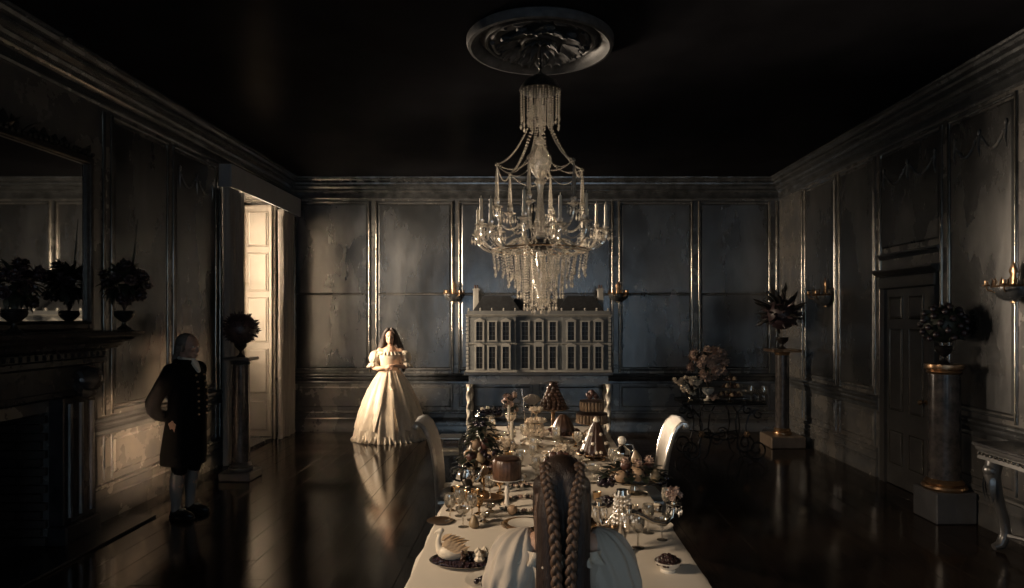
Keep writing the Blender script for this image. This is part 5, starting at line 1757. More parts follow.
# ---- near plates
def setting(name, label, px, py, r, m, flute=0, fd=0.0, cat='plate', z=0.0):
    q = T(px, py)
    o = plate_mb(r, flute, fd).build(name, m, loc=(q.x, q.y, TZ + z), smooth=50)
    return tag(o, label, cat, 'plates')
setting('dinner_plate', 'white plate with fluted rim at the near edge, left of the girl', 487, 582, 0.10, 'porcelain', 20, 0.02)
q = T(484, 586)
mb = MB(); heap(mb, (0, 0, 0.012), 0.035, 0.03, 0.02, 26, 0.011, tr)
tag(mb.build('dark_plums', 'grape', loc=(q.x, q.y, TZ + 0.006), fix=False), 'dark fruit on the fluted plate left of the girl', 'fruit', kind='stuff')
setting('charger_plate', 'gold-rimmed charger plate just beyond the girl, left', 524, 527, 0.13, 'gold')
setting('dinner_plate', 'white plate laid on the gold charger beyond the girl', 524, 527, 0.09, 'porcelain', z=0.012)
setting('charger_plate', 'gold-rimmed charger plate just beyond the girl, right', 596, 527, 0.12, 'gold')
setting('tray', 'dark round tray beneath the cups at the left edge', 462, 493, 0.13, 'dark_bronze')
setting('tray', 'dark oval tray by the slender pedestal foot', 488, 499, 0.10, 'gilt_bronze')
setting('side_plate', 'small brown dish at the left table edge before the platter', 440, 522, 0.075, 'gilt_bronze')
setting('dinner_plate', 'white plate by the right table edge near the candelabrum', 655, 527, 0.10, 'porcelain')

# ---- bowl of berries at the near right
p = T(668, 571)
t = MB().lathe([(0, 0), (0.035, 0), (0.036, 0.008), (0.03, 0.012), (0.055, 0.032), (0.064, 0.05), (0.061, 0.05), (0.05, 0.034), (0, 0.02)], 36).build('bowl', 'porcelain', loc=on(p), smooth=50)
tag(t, 'white bowl heaped with dark berries at the near right of the table', 'bowl')
stuff_heap('berry_heap', 'dark berries heaped in the white bowl at the near right', 'berries', p, TZ + 0.035, 0.055, 0.055, 0.035, 150, 0.008, 'berry')

# ---- glasses and cups
def goblet_proto(kind):
    t = thing('goblet', '', 'glass')
    if kind == 'wine':
        part(MB().lathe([(0, 0), (0.032, 0), (0.033, 0.003), (0.006, 0.010), (0.0045, 0.05), (0.007, 0.07), (0.006, 0.078)], 20), 'foot_and_stem', 'clear_glass', t)
        part(MB().lathe([(0.005, 0.076), (0.022, 0.085), (0.034, 0.11), (0.034, 0.14), (0.030, 0.165), (0.0285, 0.165), (0.0325, 0.14), (0.0325, 0.112), (0.02, 0.088), (0, 0.081)], 22, cap=False), 'cup', 'clear_glass', t)
        t.name = 'wine_glass'
    elif kind == 'coupe':
        part(MB().lathe([(0, 0), (0.03, 0), (0.031, 0.003), (0.006, 0.010), (0.005, 0.06), (0.009, 0.07), (0.005, 0.08)], 18), 'foot_and_stem', 'clear_glass', t)
        part(MB().lathe([(0.004, 0.078), (0.03, 0.088), (0.045, 0.108), (0.047, 0.122), (0.0455, 0.122), (0.043, 0.109), (0.028, 0.091), (0, 0.084)], 22, cap=False), 'cup', 'clear_glass', t)
        t.name = 'coupe_glass'
    elif kind == 'gold':
        part(MB().lathe([(0, 0), (0.028, 0), (0.03, 0.006), (0.008, 0.016), (0.006, 0.04), (0.012, 0.048), (0.006, 0.056)], 18), 'foot_and_stem', 'gold', t)
        part(MB().lathe([(0.006, 0.055), (0.024, 0.065), (0.031, 0.09), (0.030, 0.115), (0.034, 0.122), (0.031, 0.122), (0.027, 0.114), (0.026, 0.09), (0, 0.068)], 20), 'cup', 'gold', t)
        t.name = 'gilt_goblet'
    elif kind == 'salt':
        part(MB().lathe([(0, 0), (0.03, 0), (0.031, 0.006), (0.014, 0.014), (0.012, 0.024), (0.03, 0.036), (0.036, 0.052), (0.033, 0.052), (0.026, 0.038), (0, 0.03)], 20, flute=10, fd=0.04), 'bowl', 'silver', t)
        mb = MB(); heap(mb, (0, 0, 0.038), 0.026, 0.026, 0.018, 22, 0.008, tr)
        x_ = mb.build('sugared_fruit', 'cream', t, fix=False); x_['kind'] = 'stuff'
        t.name = 'sweetmeat_cup'
    return t
PROTO = {}
def glass(kind, loc, label, group, s=1.0, cat=None):
    if kind not in PROTO:
        PROTO[kind] = goblet_proto(kind)
        o = PROTO[kind]
        o.location = loc
    else:
        o = dup(PROTO[kind], loc, tr.uniform(0, 6))
    o.scale = (s, s, s)
    o['label'], o['group'] = label, group
    o['category'] = cat or {'wine': 'glass', 'coupe': 'glass', 'gold': 'goblet', 'salt': 'cup'}[kind]
    return o
glass('wine', on(T(638, 548)), 'wine glass standing before the candelabrum on the bare cloth', 'glasses', 1.0)
glass('wine', on(T(450, 521)), 'wine glass at the left table edge beside the brown dish', 'glasses', 0.95)
glass('wine', on(T(472, 520)), 'wine glass behind the pastry swan', 'glasses', 0.9)
glass('coupe', on(T(463, 527)), 'shallow coupe glass behind the pastry swan', 'glasses', 0.9)
glass('coupe', on(T(662, 540)), 'shallow coupe glass between the candelabrum and the right table edge', 'glasses', 0.9)
for (a, b_, nm) in ((455, 503, 'leftmost on the table edge'), (463, 508, 'in front of the coffee pot'), (475, 506, 'behind the wine glasses on the left'), (484, 492, 'beside the dark tray'), (494, 486, 'under the drum cake')):
    glass('gold', on(T(a, b_)), 'small gilt goblet, ' + nm, 'gilt goblets', 0.85)
for (a, b_, nm) in ((459, 499, 'on the left tray'), (466, 500, 'next to the coffee pot'), (490, 512, 'left of the pedestal foot'), (647, 522, 'right of the candelabrum'), (613, 527, 'left of the candelabrum')):
    glass('salt', on(T(a, b_)), 'silver sweetmeat cup of white sugared fruit, ' + nm, 'sweetmeat cups', 0.9)
# glasses and cups massed on the far half of the table
OCC = [(0.03, 6.45, 0.15), (-0.20, 5.55, 0.14), (0.26, 5.25, 0.14), (-0.38, 6.2, 0.14), (0.235, 6.75, 0.19), (0.62, 6.62, 0.19), (-0.405, 6.85, 0.17), (-0.20, 6.90, 0.12), (0.03, 6.92, 0.1), (0.055, 5.86, 0.12), (0.06, 6.1, 0.08), (0.59, 6.1, 0.1)]
for a_, b_, r_ in ((481, 476, 0.2), (560, 474, 0.2), (596, 459, 0.2), (622, 466, 0.11), (563, 441, 0.2), (540, 448, 0.0),  (634, 494, 0.28), (512, 458, 0.06), (509, 436, 0.06)):
    q_ = T(a_, b_); OCC.append((q_.x, q_.y, r_))
ks = ['wine', 'coupe', 'gold', 'salt', 'wine', 'salt']
lab = {'wine': 'small wine glass', 'coupe': 'shallow glass', 'gold': 'gilt goblet', 'salt': 'cup of white sweetmeats'}
rown = ['nearest row', 'second row', 'third row', 'fourth row', 'fifth row', 'sixth row', 'seventh row', 'farthest row']
cnt = 0
for row in range(8):
    yy = 4.66 + row * 0.26
    nth = 0
    for col in range(11):
        xx = -0.36 + col * 0.098 + tr.uniform(-0.015, 0.015)
        y2 = yy + tr.uniform(-0.05, 0.05)
        if any((xx - ox) ** 2 + (y2 - oy) ** 2 < (orr + 0.045) ** 2 for ox, oy, orr in OCC):
            continue
        k_ = ks[(cnt * 5 + row) % 6]
        cnt += 1
        nth += 1
        glass(k_, (xx, y2, TZ), '%s, %s of the massed glass at mid table, %s from left' % (lab[k_], rown[row], ('first', 'second', 'third', 'fourth', 'fifth', 'sixth', 'seventh', 'eighth', 'ninth', 'tenth', 'eleventh')[nth - 1]), 'massed table glass', tr.uniform(0.9, 1.1))
# low posies of white roses between the glasses
def posy(label, loc, r, n, m='petal_white', leafn=10):
    t = thing('rose_posy', label, 'flowers', loc, 0, 'rose posies')
    part(MB().lathe([(0, 0), (0.5 * r, 0), (0.7 * r, 0.3 * r), (0.8 * r, 0.6 * r), (0.7 * r, 0.6 * r), (0, 0.4 * r)], 18), 'bowl', 'silver', t)
    for k, d in enumerate(fib(n * 2)):
        if d.z > 0.0:
            rose_obj(t, Vector((0, 0, 0.65 * r)) + d * r * 0.75, r * tr.uniform(0.26, 0.36), m, d)
    mb = MB()
    for k in range(leafn):
        a = 2 * PI * k / leafn
        mb.leaf((0.6 * r * math.cos(a), 0.6 * r * math.sin(a), 0.6 * r), (math.cos(a), math.sin(a), -0.1), r * 0.6, r * 0.25, 0.4)
    part(mb, 'leaves', 'leaf_dark', t)
    return t
posy('posy of white roses in a silver bowl at table centre, before the pyramid of puffs', (0.03, 6.45, TZ), 0.11, 10)
posy('posy of white roses at table centre beside the fruit pyramid', (-0.20, 5.55, TZ), 0.10, 9)
posy('posy of white roses beside the chocolate cone cake', (0.26, 5.25, TZ), 0.10, 9)
posy('posy of white roses at the far left of the table', (-0.38, 6.2, TZ), 0.10, 9)
# flower wreath laid on the cloth left of the girl
t = thing('flower_wreath', 'wreath of small pale and dark flowers on the cloth left of the girl', 'flowers', on(T(524, 506)))
mb = MB()
for k in range(60):
    a = 2 * PI * k / 60
    mb.leaf((0.12 * math.cos(a), 0.16 * math.sin(a), 0.006), (math.cos(a + tr.uniform(-1, 1)), math.sin(a + tr.uniform(-1, 1)), 0.4), 0.04, 0.018, 0.3)
part(mb, 'leaves', 'leaf_dark', t)
for k in range(34):
    a = 2 * PI * k / 34
    rose_obj(t, Vector((0.12 * math.cos(a) + tr.uniform(-.012, .012), 0.16 * math.sin(a) + tr.uniform(-.012, .012), 0.016)), tr.uniform(0.011, 0.018), ('petal_white', 'petal_pink', 'petal_dark')[k % 3])

# ---- silver candelabrum at the right
p = T(622, 551)
t = thing('candelabrum', 'silver branched candelabrum with crystal drops at the right of the table', 'candelabrum', on(p))
t.scale = (1.18,) * 3
part(MB().lathe([(0, 0), (0.05, 0), (0.052, 0.008), (0.03, 0.02), (0.014, 0.04), (0.02, 0.07), (0.011, 0.10), (0.018, 0.14), (0.011, 0.17), (0.016, 0.22), (0.03, 0.24), (0.024, 0.26), (0, 0.262)], 24), 'stem', 'silver', t)
cr_ = MB()
for k, (ang, L) in enumerate(((R(12), 0.235), (R(160), 0.10), (R(80), 0.16), (R(-75), 0.07))):
    c_, s_ = math.cos(ang), math.sin(ang)
    P = lambda r_, z_: (r_ * c_, r_ * s_, z_)
    mb = MB()
    mb.tube([P(0.01, 0.17), P(L * 0.3, 0.155), P(L * 0.6, 0.115), P(L * 0.85, 0.105), P(L * 0.98, 0.13), P(L, 0.175)], [0.010, 0.011, 0.011, 0.010, 0.009, 0.008], 8)
    mb.lathe([(0, 0), (0.012, 0), (0.03, 0.012), (0.034, 0.016), (0.012, 0.018), (0.014, 0.04), (0, 0.04)], 16, P(L, 0.172))
    A = part(mb, 'branch', 'silver', t)
    if k == 0:
        for j, d in enumerate(fib(12)):
            if d.z > -0.4:
                rose_obj(A, Vector(P(L, 0.225)) + d * 0.026, 0.016, 'petal_pink', d)
        part(MB().lathe([(0, 0), (0.014, 0.004), (0.026, 0.022), (0.030, 0.04), (0.028, 0.04), (0, 0.02)], 16, P(L, 0.19)), 'flower_cup', 'silver', A)
    for j in range(6):
        a = 2 * PI * j / 6
        q = Vector(P(L, 0.18)) + Vector((0.032 * math.cos(a), 0.032 * math.sin(a), 0))
        cr_.octa((q.x, q.y, q.z - 0.008), 0.005); cr_.octa((q.x, q.y, q.z - 0.03), 0.007, 0.016)
for j in range(14):
    a = 2 * PI * j / 14
    for i in range(7):
        cr_.octa((0.03 * math.cos(a) * (1 + 0.05 * i), 0.03 * math.sin(a) * (1 + 0.05 * i), 0.235 - 0.018 * i), 0.006, 0.008)
stuff(cr_.build('crystal_drops', 'crystal', t, smooth=0, fix=False))

# ---- footed glass of black grapes left of the candelabrum
p = T(606, 523)
t = thing('compote', 'stemmed glass compote holding black grapes, right of the girl', 'compote', on(p))
part(MB().lathe([(0, 0), (0.035, 0), (0.036, 0.004), (0.008, 0.012), (0.006, 0.06), (0.012, 0.07), (0.006, 0.085)], 20), 'foot_and_stem', 'clear_glass', t)
part(MB().lathe([(0.006, 0.083), (0.04, 0.095), (0.062, 0.12), (0.06, 0.12), (0.038, 0.098), (0, 0.09)], 28, cap=False), 'bowl', 'clear_glass', t)
mb = MB(); heap(mb, (0, 0, 0), 0.055, 0.055, 0.035, 60, 0.012, tr)
tag(mb.build('compote_grapes', 'grape', loc=(p.x, p.y, TZ + 0.112), fix=False), 'black grapes heaped in the stemmed glass compote', 'grapes', kind='stuff')

# ---- large fruit dish at the right edge of the table
p = T(634, 494)
t = thing('fruit_dish', 'large silver footed dish of peaches and grapes at the right table edge', 'dish', on(p))
part(MB().lathe([(0, 0), (0.09, 0), (0.09, 0.012), (0.03, 0.03), (0.025, 0.06), (0.06, 0.08), (0.16, 0.09), (0.215, 0.115), (0.21, 0.12), (0.15, 0.10), (0, 0.095)], 40), 'dish', 'silver', t)
for k, (dx, dy, dz, kind, lb) in enumerate(((-0.10, -0.10, 0.10, 'peach', 'large pale peach at the front left of the fruit dish'), (0.01, -0.11, 0.11, 'peach', 'large pale peach at the front right of the fruit dish'),
        (-0.05, 0.02, 0.15, 'pomegranate', 'dark pomegranate high in the fruit dish, left'), (0.09, 0.0, 0.14, 'pomegranate', 'dark pomegranate high in the fruit dish, right'),
        (0.03, 0.06, 0.19, 'pear', 'small pear at the top of the fruit dish'), (0.12, -0.08, 0.105, 'pear', 'pear lying at the right of the fruit dish'),
        (-0.13, 0.06, 0.105, 'peach', 'peach at the back left of the fruit dish'), (0.02, -0.04, 0.15, 'peach', 'small peach in the middle of the fruit dish'))):
    fruit(kind, (p.x + dx, p.y + dy, TZ + dz), 0.042 if (kind == 'peach' and k < 2) else 0.036, lb, 'fruits in the large dish')
grapes('black grapes hanging over the left rim of the fruit dish', (p.x - 0.17, p.y - 0.06, TZ + 0.055), 0.085, 70)
grapes('black grapes hanging over the right rim of the fruit dish', (p.x + 0.17, p.y - 0.02, TZ + 0.06), 0.085, 70)
grapes('black grapes in the middle of the fruit dish', (p.x - 0.03, p.y - 0.10, TZ + 0.13), 0.05, 34)
mb = MB()
for k in range(60):
    a = tr.uniform(0, 2 * PI); q = tr.uniform(0.3, 1)
    mb.leaf((0.19 * q * math.cos(a), 0.17 * q * math.sin(a), 0.12 + 0.09 * (1 - q)), (math.cos(a), math.sin(a), tr.uniform(0.0, 0.9)), 0.08, 0.045, 0.4)
tag(mb.build('leaf_garnish', 'leaf_dark', loc=on(p)), 'dark leaves among the peaches in the large fruit dish', 'leaves', kind='stuff')
for j in range(7):
    q = (p.x + 0.02 + 0.1 * math.sin(j * 2.1), p.y + 0.07 * math.cos(j * 1.7), TZ + 0.21 + 0.012 * (j % 3))
    o = bpy.data.objects.new('rose', rose_mesh('petal_pink'))
    COL.objects.link(o); o.location = q; o.scale = (0.026,) * 3
    tag(o, 'small dusky rose tucked into the top of the fruit dish', 'rose', 'roses in the fruit dish')
# ---- dark fruit piled behind the girl's head
p = T(560, 474)
dish_stand('footed_dish', 'low silver dish just behind the head of the girl', p, 0.15, 0.05)
for j in range(9):
    a = 2 * PI * j / 9
    fruit('pomegranate', (p.x + 0.095 * math.cos(a), p.y + 0.095 * math.sin(a), TZ + 0.055), 0.034, 'dark pomegranate in the lower ring of the pile behind the girl', 'pomegranates behind the girl')
for j in range(4):
    a = 2 * PI * j / 4
    fruit('pomegranate', (p.x + 0.045 * math.cos(a), p.y + 0.045 * math.sin(a), TZ + 0.10), 0.034, 'dark pomegranate on top of the pile behind the girl', 'pomegranates behind the girl')
grapes('black grapes at the right of the pile behind the girl', (p.x + 0.08, p.y - 0.07, TZ + 0.08), 0.07, 50)
# ---- silver ewer
p = T(622, 466)
t = thing('silver_ewer', 'silver ewer with round lid behind the fruit dish', 'ewer', on(p))
part(MB().lathe([(0, 0), (0.045, 0), (0.046, 0.01), (0.02, 0.025), (0.045, 0.05), (0.066, 0.09), (0.06, 0.125), (0.03, 0.15), (0.024, 0.165), (0.03, 0.175), (0, 0.176)], 26), 'body', 'silver', t)
part(MB().ball((0, 0, 0.20), 0.034, 14, 10), 'lid', 'porcelain', t)
part(MB().tube([(0.06, 0, 0.10), (0.095, 0, 0.13), (0.08, 0, 0.17), (0.03, 0, 0.168)], 0.007, 8), 'handle', 'silver', t)
part(MB().tube([(-0.055, 0, 0.08), (-0.085, 0, 0.10), (-0.095, 0, 0.15)], [0.014, 0.010, 0.007], 8), 'spout', 'silver', t)
# ---- chocolate cone cake
p = T(596, 459)
dish_stand('cake_stand', 'low pale cake stand under the chocolate cone cake', p, 0.165, 0.04, 'gilt_bronze')
t = thing('cone_cake', 'dark chocolate cone cake dotted and topped with cream', 'cake', (p.x, p.y, TZ + 0.042))
part(MB().lathe([(0, 0), (0.13, 0), (0.135, 0.02), (0.115, 0.06), (0.085, 0.13), (0.05, 0.21), (0.022, 0.265), (0, 0.27)], 48, flute=12, fd=0.05), 'chocolate_body', 'chocolate', t)
part(MB().lathe([(0, 0.262), (0.022, 0.262), (0.027, 0.275), (0.016, 0.292), (0.006, 0.306), (0, 0.308)], 14, flute=5, fd=0.12), 'cream_top', 'cream', t)
for j in range(26):
    lv = j % 3
    z_, r_ = ((0.035, 0.13), (0.10, 0.10), (0.17, 0.07))[lv]
    a = j * 0.82
    part(MB().ball((r_ * math.cos(a), r_ * math.sin(a), z_), 0.014, 8, 6), 'cream_dot', 'cream', t)
for j in range(14):
    a = 2 * PI * j / 14
    part(MB().ball((0.145 * math.cos(a), 0.145 * math.sin(a), 0.012), 0.02, 8, 6), 'truffle', 'chocolate', t)
# ---- pyramid of caramel puffs
p = Vector((0.235, 6.75, 0))
dish_stand('cake_stand', 'tall dark stand under the caramel puff pyramid', p, 0.17, 0.22, 'gilt_bronze')
t = thing('puff_pyramid', 'brown pyramid of caramel puffs with a small leafy top', 'cake', (p.x, p.y, TZ + 0.222))
part(MB().lathe([(0, 0), (0.10, 0), (0.05, 0.14), (0.012, 0.25), (0, 0.255)], 20), 'core', 'caramel', t)
pm = MB().ball((0, 0, 0), 0.026, 10, 7).build('puff', 'caramel', t)
first = True
for lv in range(8):
    z_ = 0.02 + lv * 0.033
    r_ = 0.122 * (1 - lv / 8.6)
    n_ = max(3, int(2 * PI * r_ / 0.047))
    for j in range(n_):
        a = 2 * PI * j / n_ + lv * 0.3
        o = pm if first else pm.copy()
        if not first:
            COL.objects.link(o); o.parent = t
        first = False
        o.location = (r_ * math.cos(a), r_ * math.sin(a), z_)
mb = MB()
for j in range(7):
    mb.leaf((0, 0, 0.27), (math.cos(j * 0.9), math.sin(j * 0.9), 0.5), 0.09, 0.03, 0.5)
part(mb, 'leaf_top', 'leaf_bronze', t)
# ---- two-tier charlotte
p = Vector((0.62, 6.62, 0))
dish_stand('cake_stand', 'tall stand under the two-tier sponge-finger cake at the far right', p, 0.17, 0.10, 'gilt_bronze')
t = thing('tiered_cake', 'two-tier cake ringed with upright sponge fingers, topped with dark fruit', 'cake', (p.x, p.y, TZ + 0.102))
for z_, r_, n_ in ((0.0, 0.145, 26), (0.125, 0.11, 20)):
    part(MB().lathe([(0, z_), (r_ - 0.01, z_), (r_ - 0.01, z_ + 0.085), (0, z_ + 0.09)], 32), 'sponge_core', 'chocolate', t)
    for j in range(n_):
        a = 2 * PI * j / n_
        mb = MB(); mb.tube([(r_ * math.cos(a), r_ * math.sin(a), z_ + q) for q in (0.0, 0.008, 0.05, 0.09, 0.098)], [0.009, 0.0155, 0.0155, 0.014, 0.006], 7)
        part(mb, 'sponge_finger', 'sponge', t)
    part(MB().lathe([(0, z_ + 0.088), (r_ + 0.012, z_ + 0.09), (r_ + 0.012, z_ + 0.10), (0, z_ + 0.105)], 32), 'chocolate_layer', 'chocolate', t)
for j in range(9):
    a = j * 2.4
    part(MB().ball((0.055 * math.sqrt(j / 9) * math.cos(a), 0.055 * math.sqrt(j / 9) * math.sin(a), 0.25 + 0.02 * (3 - j / 3)), 0.026, 8, 6), 'glazed_fruit', 'pomegranate', t)
# ---- grape tazza at the far left
p = Vector((-0.42, 6.83, 0))
dish_stand('tazza', 'silver tazza of black grapes at the far left of the table', p, 0.15, 0.14)
grapes('black grapes filling the far left tazza, left side', (p.x - 0.05, p.y - 0.03, TZ + 0.145), 0.09, 60)
grapes('black grapes filling the far left tazza, right side', (p.x + 0.05, p.y - 0.01, TZ + 0.145), 0.10, 64)
for j, (dx, dz) in enumerate(((-0.11, 0.155), (-0.075, 0.22), (-0.015, 0.235), (-0.1, 0.165))):
    o = bpy.data.objects.new('rose', rose_mesh('petal_white'))
    COL.objects.link(o); o.location = (p.x + dx, p.y - 0.06 + 0.03 * (j % 2), TZ + dz); o.scale = (0.022,) * 3
    tag(o, 'small white rose tucked among the grapes of the far left tazza', 'rose', 'roses in the tazza')
# ---- far rose bowl, napkin fan, silver server
bouquet('flower_vase', 'low vase of dusky roses and fruit at the far end of the table', (-0.20, 6.90, TZ), 0.12, 0.26, 16, tr, 'petal_pink', None, 30, 0.8, 'flower arrangement', 'silver')
t = thing('napkin_fan', 'pale folded linen fan standing on a raised dish at the far end', 'napkin', (0.02, 6.93, TZ))
part(MB().lathe(STAND(0.09, 0.22), 28), 'raised_dish', 'silver', t)
mb = MB()
n_ = 22
row0, row1 = [], []
for j in range(n_ + 1):
    a = R(35 + 110 * j / n_)
    row0.append((0.03 * math.cos(a), 0.006 * (1 if j % 2 else -1), 0.225 + 0.02 * math.sin(a)))
    row1.append((0.12 * math.cos(a), 0.014 * (1 if j % 2 else -1), 0.225 + 0.13 * math.sin(a)))
mb.loft([row0 + [(x_, y_ + 0.004, z_) for x_, y_, z_ in reversed(row0)], row1 + [(x_, y_ + 0.004, z_) for x_, y_, z_ in reversed(row1)]])
part(mb, 'folded_linen', 'linen', t, 0)
t = thing('cake_server', 'silver server leaning against the raised dish at the far end', 'server', (-0.055, 6.76, TZ))
part(MB().tube([(0.012, 0.03, 0.0), (-0.01, 0.05, 0.22), (-0.03, 0.07, 0.42)], [0.006, 0.005, 0.009], 8), 'handle', 'silver', t)
part(MB().leaf((0.012, 0.03, 0.08), (0.1, -0.12, -1), 0.079, 0.05, 0.0, (0, -1, 0), 0.003), 'blade', 'silver', t)
# two slim candlesticks between the glasses
for k, (px_, py_, nm) in enumerate(((512, 458, 'right of the fruit pyramid'), (509, 436, 'at the far left of the glasses'))):
    q = T(px_, py_)
    t = thing('candlestick', 'slim pale candlestick with unlit candle ' + nm, 'candlestick', on(q), 0, 'candlesticks')
    part(MB().lathe([(0, 0), (0.04, 0), (0.04, 0.01), (0.012, 0.02), (0.009, 0.10), (0.015, 0.12), (0.009, 0.14), (0.02, 0.155), (0, 0.155)], 18), 'stick', 'silver', t)
    part(MB().lathe([(0, 0.15), (0.012, 0.15), (0.0115, 0.30), (0.003, 0.305), (0, 0.31)], 12), 'candle', 'candle_wax', t)

# ================================================================== IRON TROLLEY AT THE RIGHT
t = thing('iron_trolley', 'wrought iron serving trolley with scrolled legs by the back wall', 'trolley', (2.58, 9.0, 0))
part(MB().box(-0.56, 0.56, -0.24, 0.24, 0.745, 0.765, 0.006), 'top_tray', 'iron', t, 0)
mb = MB()
mb.tube([(-0.56, -0.24, 0.79), (0.56, -0.24, 0.79), (0.56, 0.24, 0.79), (-0.56, 0.24, 0.79)], 0.007, 6, loop=True)
for xx in (-0.56, -0.28, 0, 0.28, 0.56):
    for yy in (-0.24, 0.24):
        mb.tube([(xx, yy, 0.76), (xx, yy, 0.79)], 0.006, 6)
part(mb, 'gallery_rail', 'iron', t)
def spiral(cx_, cz_, r0, turns, a0, sgn, y_, n_=40):
    return [(cx_ + r0 * (1 - 0.8 * i / n_) * math.cos(a0 + sgn * turns * 2 * PI * i / n_), y_, cz_ + r0 * (1 - 0.8 * i / n_) * math.sin(a0 + sgn * turns * 2 * PI * i / n_)) for i in range(n_ + 1)]
for yy in (-0.22, 0.22):
    for sx in (-1, 1):
        mb = MB()
        pts = list(reversed(spiral(sx * 0.46, 0.62, 0.07, 1.2, PI / 2, sx, yy, 24))) 
        pts += [(sx * 0.40, yy, 0.68), (sx * 0.33, yy, 0.60), (sx * 0.29, yy, 0.48), (sx * 0.30, yy, 0.34), (sx * 0.34, yy, 0.22)]
        sp_ = spiral(sx * 0.44, 0.155, 0.14, 1.5, PI if sx < 0 else 0, 1 if sx < 0 else -1, yy, 34)
        pts2 = spiral(sx * 0.44, 0.155, 0.145, 1.6, 0 if sx < 0 else PI, -1 if sx < 0 else 1, yy, 40)
        mb.tube(pts + [(sx * 0.315, yy, 0.22)] + pts2[2:], 0.011, 7)
        part(mb, 'scroll_leg', 'iron', t)
        mb = MB()
        mb.tube([(sx * 0.12, yy, 0.74), (sx * 0.19, yy, 0.62), (sx * 0.21, yy, 0.45), (sx * 0.18, yy, 0.25), (sx * 0.22, yy, 0.08), (sx * 0.27, yy, 0.012)], 0.010, 7)
        mb.tube(spiral(sx * 0.10, 0.30, 0.085, 1.6, 0, sx, yy, 36), 0.008, 6)
        part(mb, 'inner_scroll', 'iron', t)
    mb = MB(); mb.tube([(-0.35, yy, 0.34), (0, yy, 0.28), (0.35, yy, 0.34)], 0.009, 7); part(mb, 'cross_bar', 'iron', t)
for sx in (-1, 1):
    mb = MB()
    for k in range(6):
        a = 2 * PI * k / 6
        mb.ball((sx * 0.30 + 0.028 * math.cos(a), -0.235, 0.36 + 0.028 * math.sin(a)), 0.018, 8, 6, (1, 0.6, 1))
    mb.ball((sx * 0.30, -0.245, 0.36), 0.02, 8, 6)
    part(mb, 'gilt_rosette', 'gilt_bronze', t)
    part(MB().tube([(sx * 0.44, -0.22, 0.02), (sx * 0.44, 0.22, 0.02)], 0.009, 7), 'end_bar', 'iron', t)
TT = 0.767
def onc(px_, dy=0.0):
    return ((px_ - CX) * (9.0 + dy) / F, 9.0 + dy, TT)
bouquet('flower_vase', 'vase of tall pale pink blossom on the trolley', onc(708, 0.08), 0.27, 0.52, 46, tr, 'petal_pink', None, 26, 1.0, 'flower arrangement', 'porcelain')
t = bouquet('flower_vase', 'low vase of pale hydrangea at the left end of the trolley', onc(690, -0.06), 0.16, 0.22, 26, tr, 'petal_white', None, 16, 0.75, 'flower arrangement', 'silver')
for j in range(10):
    rose_obj(t, Vector((-0.17 + 0.05 * math.sin(j), -0.03 + 0.02 * math.cos(j), 0.27 + 0.022 * (j % 3))), 0.03, 'petal_white')
t = thing('tiered_stand', 'three-tier stand of small cakes on the trolley', 'cake stand', onc(730, -0.05))
part(MB().lathe([(0, 0), (0.06, 0), (0.06, 0.01), (0.01, 0.03), (0.008, 0.36), (0.016, 0.38), (0, 0.40)], 16), 'post', 'silver', t)
for lv, (z_, r_) in enumerate(((0.08, 0.16), (0.19, 0.12), (0.29, 0.085))):
    part(MB().lathe([(0, z_), (r_, z_ + 0.004), (r_ + 0.01, z_ + 0.014), (r_, z_ + 0.012), (0, z_ + 0.006)], 30), 'tier', 'gilt_bronze', t)
    n_ = int(2 * PI * (r_ - 0.03) / 0.055)
    for j in range(n_):
        a = 2 * PI * j / n_
        o = MB().lathe([(0, 0), (0.022, 0), (0.026, 0.02), (0.018, 0.038), (0.006, 0.05), (0, 0.052)], 10).build('small_cake', ('caramel', 'pastry', 'chocolate')[(j + lv) % 3])
        o.location = (onc(730)[0] + (r_ - 0.03) * math.cos(a), 9.0 - 0.05 + (r_ - 0.03) * math.sin(a), TT + z_ + 0.007)
        tag(o, ('small caramel cake', 'small golden cake', 'small chocolate cake')[(j + lv) % 3] + ' on the ' + ('bottom', 'middle', 'top')[lv] + ' tier of the trolley stand', 'cake', 'small cakes on the tiered stand')
for k, px_ in enumerate((744, 751, 758, 764)):
    for r_ in range(2):
        l_ = onc(px_, -0.10 + 0.14 * r_)
        glass('wine' if k % 2 else 'coupe', l_, ('first', 'second', 'third', 'fourth')[k] + ' glass from the left in the ' + ('front', 'back')[r_] + ' row on the trolley', 'trolley glasses', 1.25)
posy('small posy of pale roses at the front of the trolley', onc(714, -0.14), 0.075, 8, 'petal_pink')

# ---- white flower epergne and a second fruited cake in the middle of the table
p = Vector((0.055, 5.86, 0))
t = thing('epergne', 'tall silver epergne of white sweetmeats and roses at the middle of the table', 'epergne', on(p))
part(MB().lathe([(0, 0), (0.07, 0), (0.07, 0.012), (0.02, 0.03), (0.014, 0.12), (0.02, 0.2), (0.012, 0.3), (0.02, 0.34), (0, 0.35)], 20), 'stem', 'silver', t)
for lv, (z_, r_) in enumerate(((0.10, 0.13), (0.21, 0.095), (0.31, 0.06))):
    part(MB().lathe([(0.01, z_), (r_ * 0.6, z_ + 0.006), (r_, z_ + 0.028), (r_ * 0.97, z_ + 0.03), (r_ * 0.55, z_ + 0.012), (0.01, z_ + 0.008)], 28, flute=14, fd=0.03, cap=False), 'dish', 'silver', t)
    n_ = int(2 * PI * r_ * 0.75 / 0.038)
    for j in range(n_):
        a = 2 * PI * j / n_
        rose_obj(t, Vector((r_ * 0.78 * math.cos(a), r_ * 0.78 * math.sin(a), z_ + 0.04)), 0.022, 'petal_white')
p = T(563, 441)
dish_stand('cake_stand', 'pale cake stand under the brown fruited cake in the middle of the table', p, 0.19, 0.06, 'porcelain')
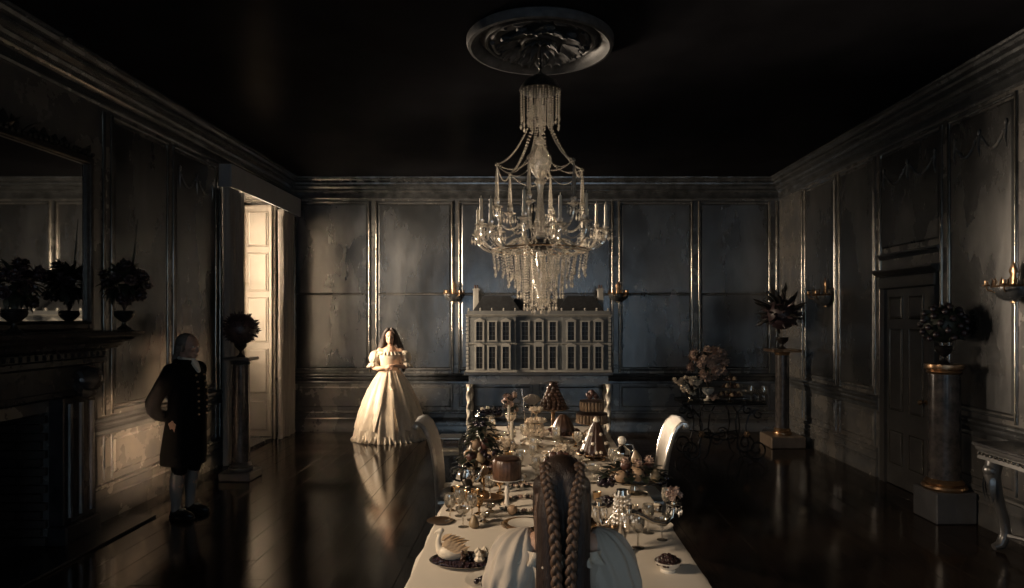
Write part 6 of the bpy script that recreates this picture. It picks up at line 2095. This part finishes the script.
t = thing('fruited_cake', 'brown domed cake ringed with dark fruit on the pale stand', 'cake', (p.x, p.y, TZ + 0.062))
part(MB().lathe([(0, 0), (0.10, 0), (0.105, 0.03), (0.09, 0.09), (0.06, 0.15), (0.03, 0.185), (0, 0.19)], 40, flute=10, fd=0.06), 'dome', 'caramel', t)
for j in range(16):
    a = 2 * PI * j / 16
    part(MB().ball((0.14 * math.cos(a), 0.14 * math.sin(a), 0.026), 0.025, 8, 6), 'dark_fruit', 'pomegranate', t)
for k, (dx, nm) in enumerate(((-0.16, 'left'), (0.14, 'right'))):
    posy('posy of white roses by the far fruited cake, ' + nm + ' side', (p.x + dx * 1.75, p.y - 0.12, TZ), 0.085, 9)

# ---- more small pieces on the near half of the cloth
for (a, b_, nm) in ((479, 514, 'between the wine glasses and the pedestal foot'), (500, 493, 'just right of the drum cake pedestal'), (617, 512, 'beyond the candelabrum'), (597, 509, 'beside the shoulder of the girl, right')):
    glass('gold', on(T(a, b_)), 'small gilt goblet, ' + nm, 'gilt goblets', 0.85)
for (a, b_, nm) in ((450, 511, 'at the left table edge'), (484, 522, 'behind the meringues'), (657, 512, 'near the right table edge'), (633, 513, 'before the fruit dish'), (497, 480, 'beyond the drum cake')):
    glass('salt', on(T(a, b_)), 'silver sweetmeat cup of white sugared fruit, ' + nm, 'sweetmeat cups', 0.9)
for (a, b_, nm) in ((648, 533, 'right of the candelabrum'), (598, 536, 'left of the candelabrum, by the sleeve of the girl'), (490, 500, 'behind the drum cake pedestal'), (667, 515, 'at the right table edge'), (460, 516, 'among the gilt goblets')):
    glass('wine', on(T(a, b_)), 'wine glass ' + nm, 'glasses', 0.95)
t = thing('flower_garland', 'garland of small dark and pale flowers across the cloth beyond the girl', 'flowers', on(T(534, 487)))
mb = MB()
for k in range(44):
    x_ = -0.17 + 0.34 * k / 43
    mb.leaf((x_, 0.02 * math.sin(9 * x_), 0.006), (math.cos(k * 1.9), math.sin(k * 1.9), 0.4), 0.04, 0.018, 0.3)
part(mb, 'leaves', 'leaf_dark', t)
for k in range(26):
    x_ = -0.16 + 0.32 * k / 25
    rose_obj(t, Vector((x_, 0.02 * math.sin(9 * x_) + tr.uniform(-.02, .02), 0.016)), tr.uniform(0.012, 0.02), ('petal_white', 'petal_dark', 'petal_pink')[k % 3])
for (px_, py_, kind, nm) in ((474, 528, 'pear', 'small pear lying on the cloth behind the pastry swan'), (640, 520, 'pomegranate', 'single dark pomegranate on the cloth before the fruit dish'), (512, 515, 'peach', 'single peach on the cloth by the pedestal foot')):
    fruit(kind, on(T(px_, py_)), 0.03, nm, 'loose fruit on the cloth', (0.0, 0.0))
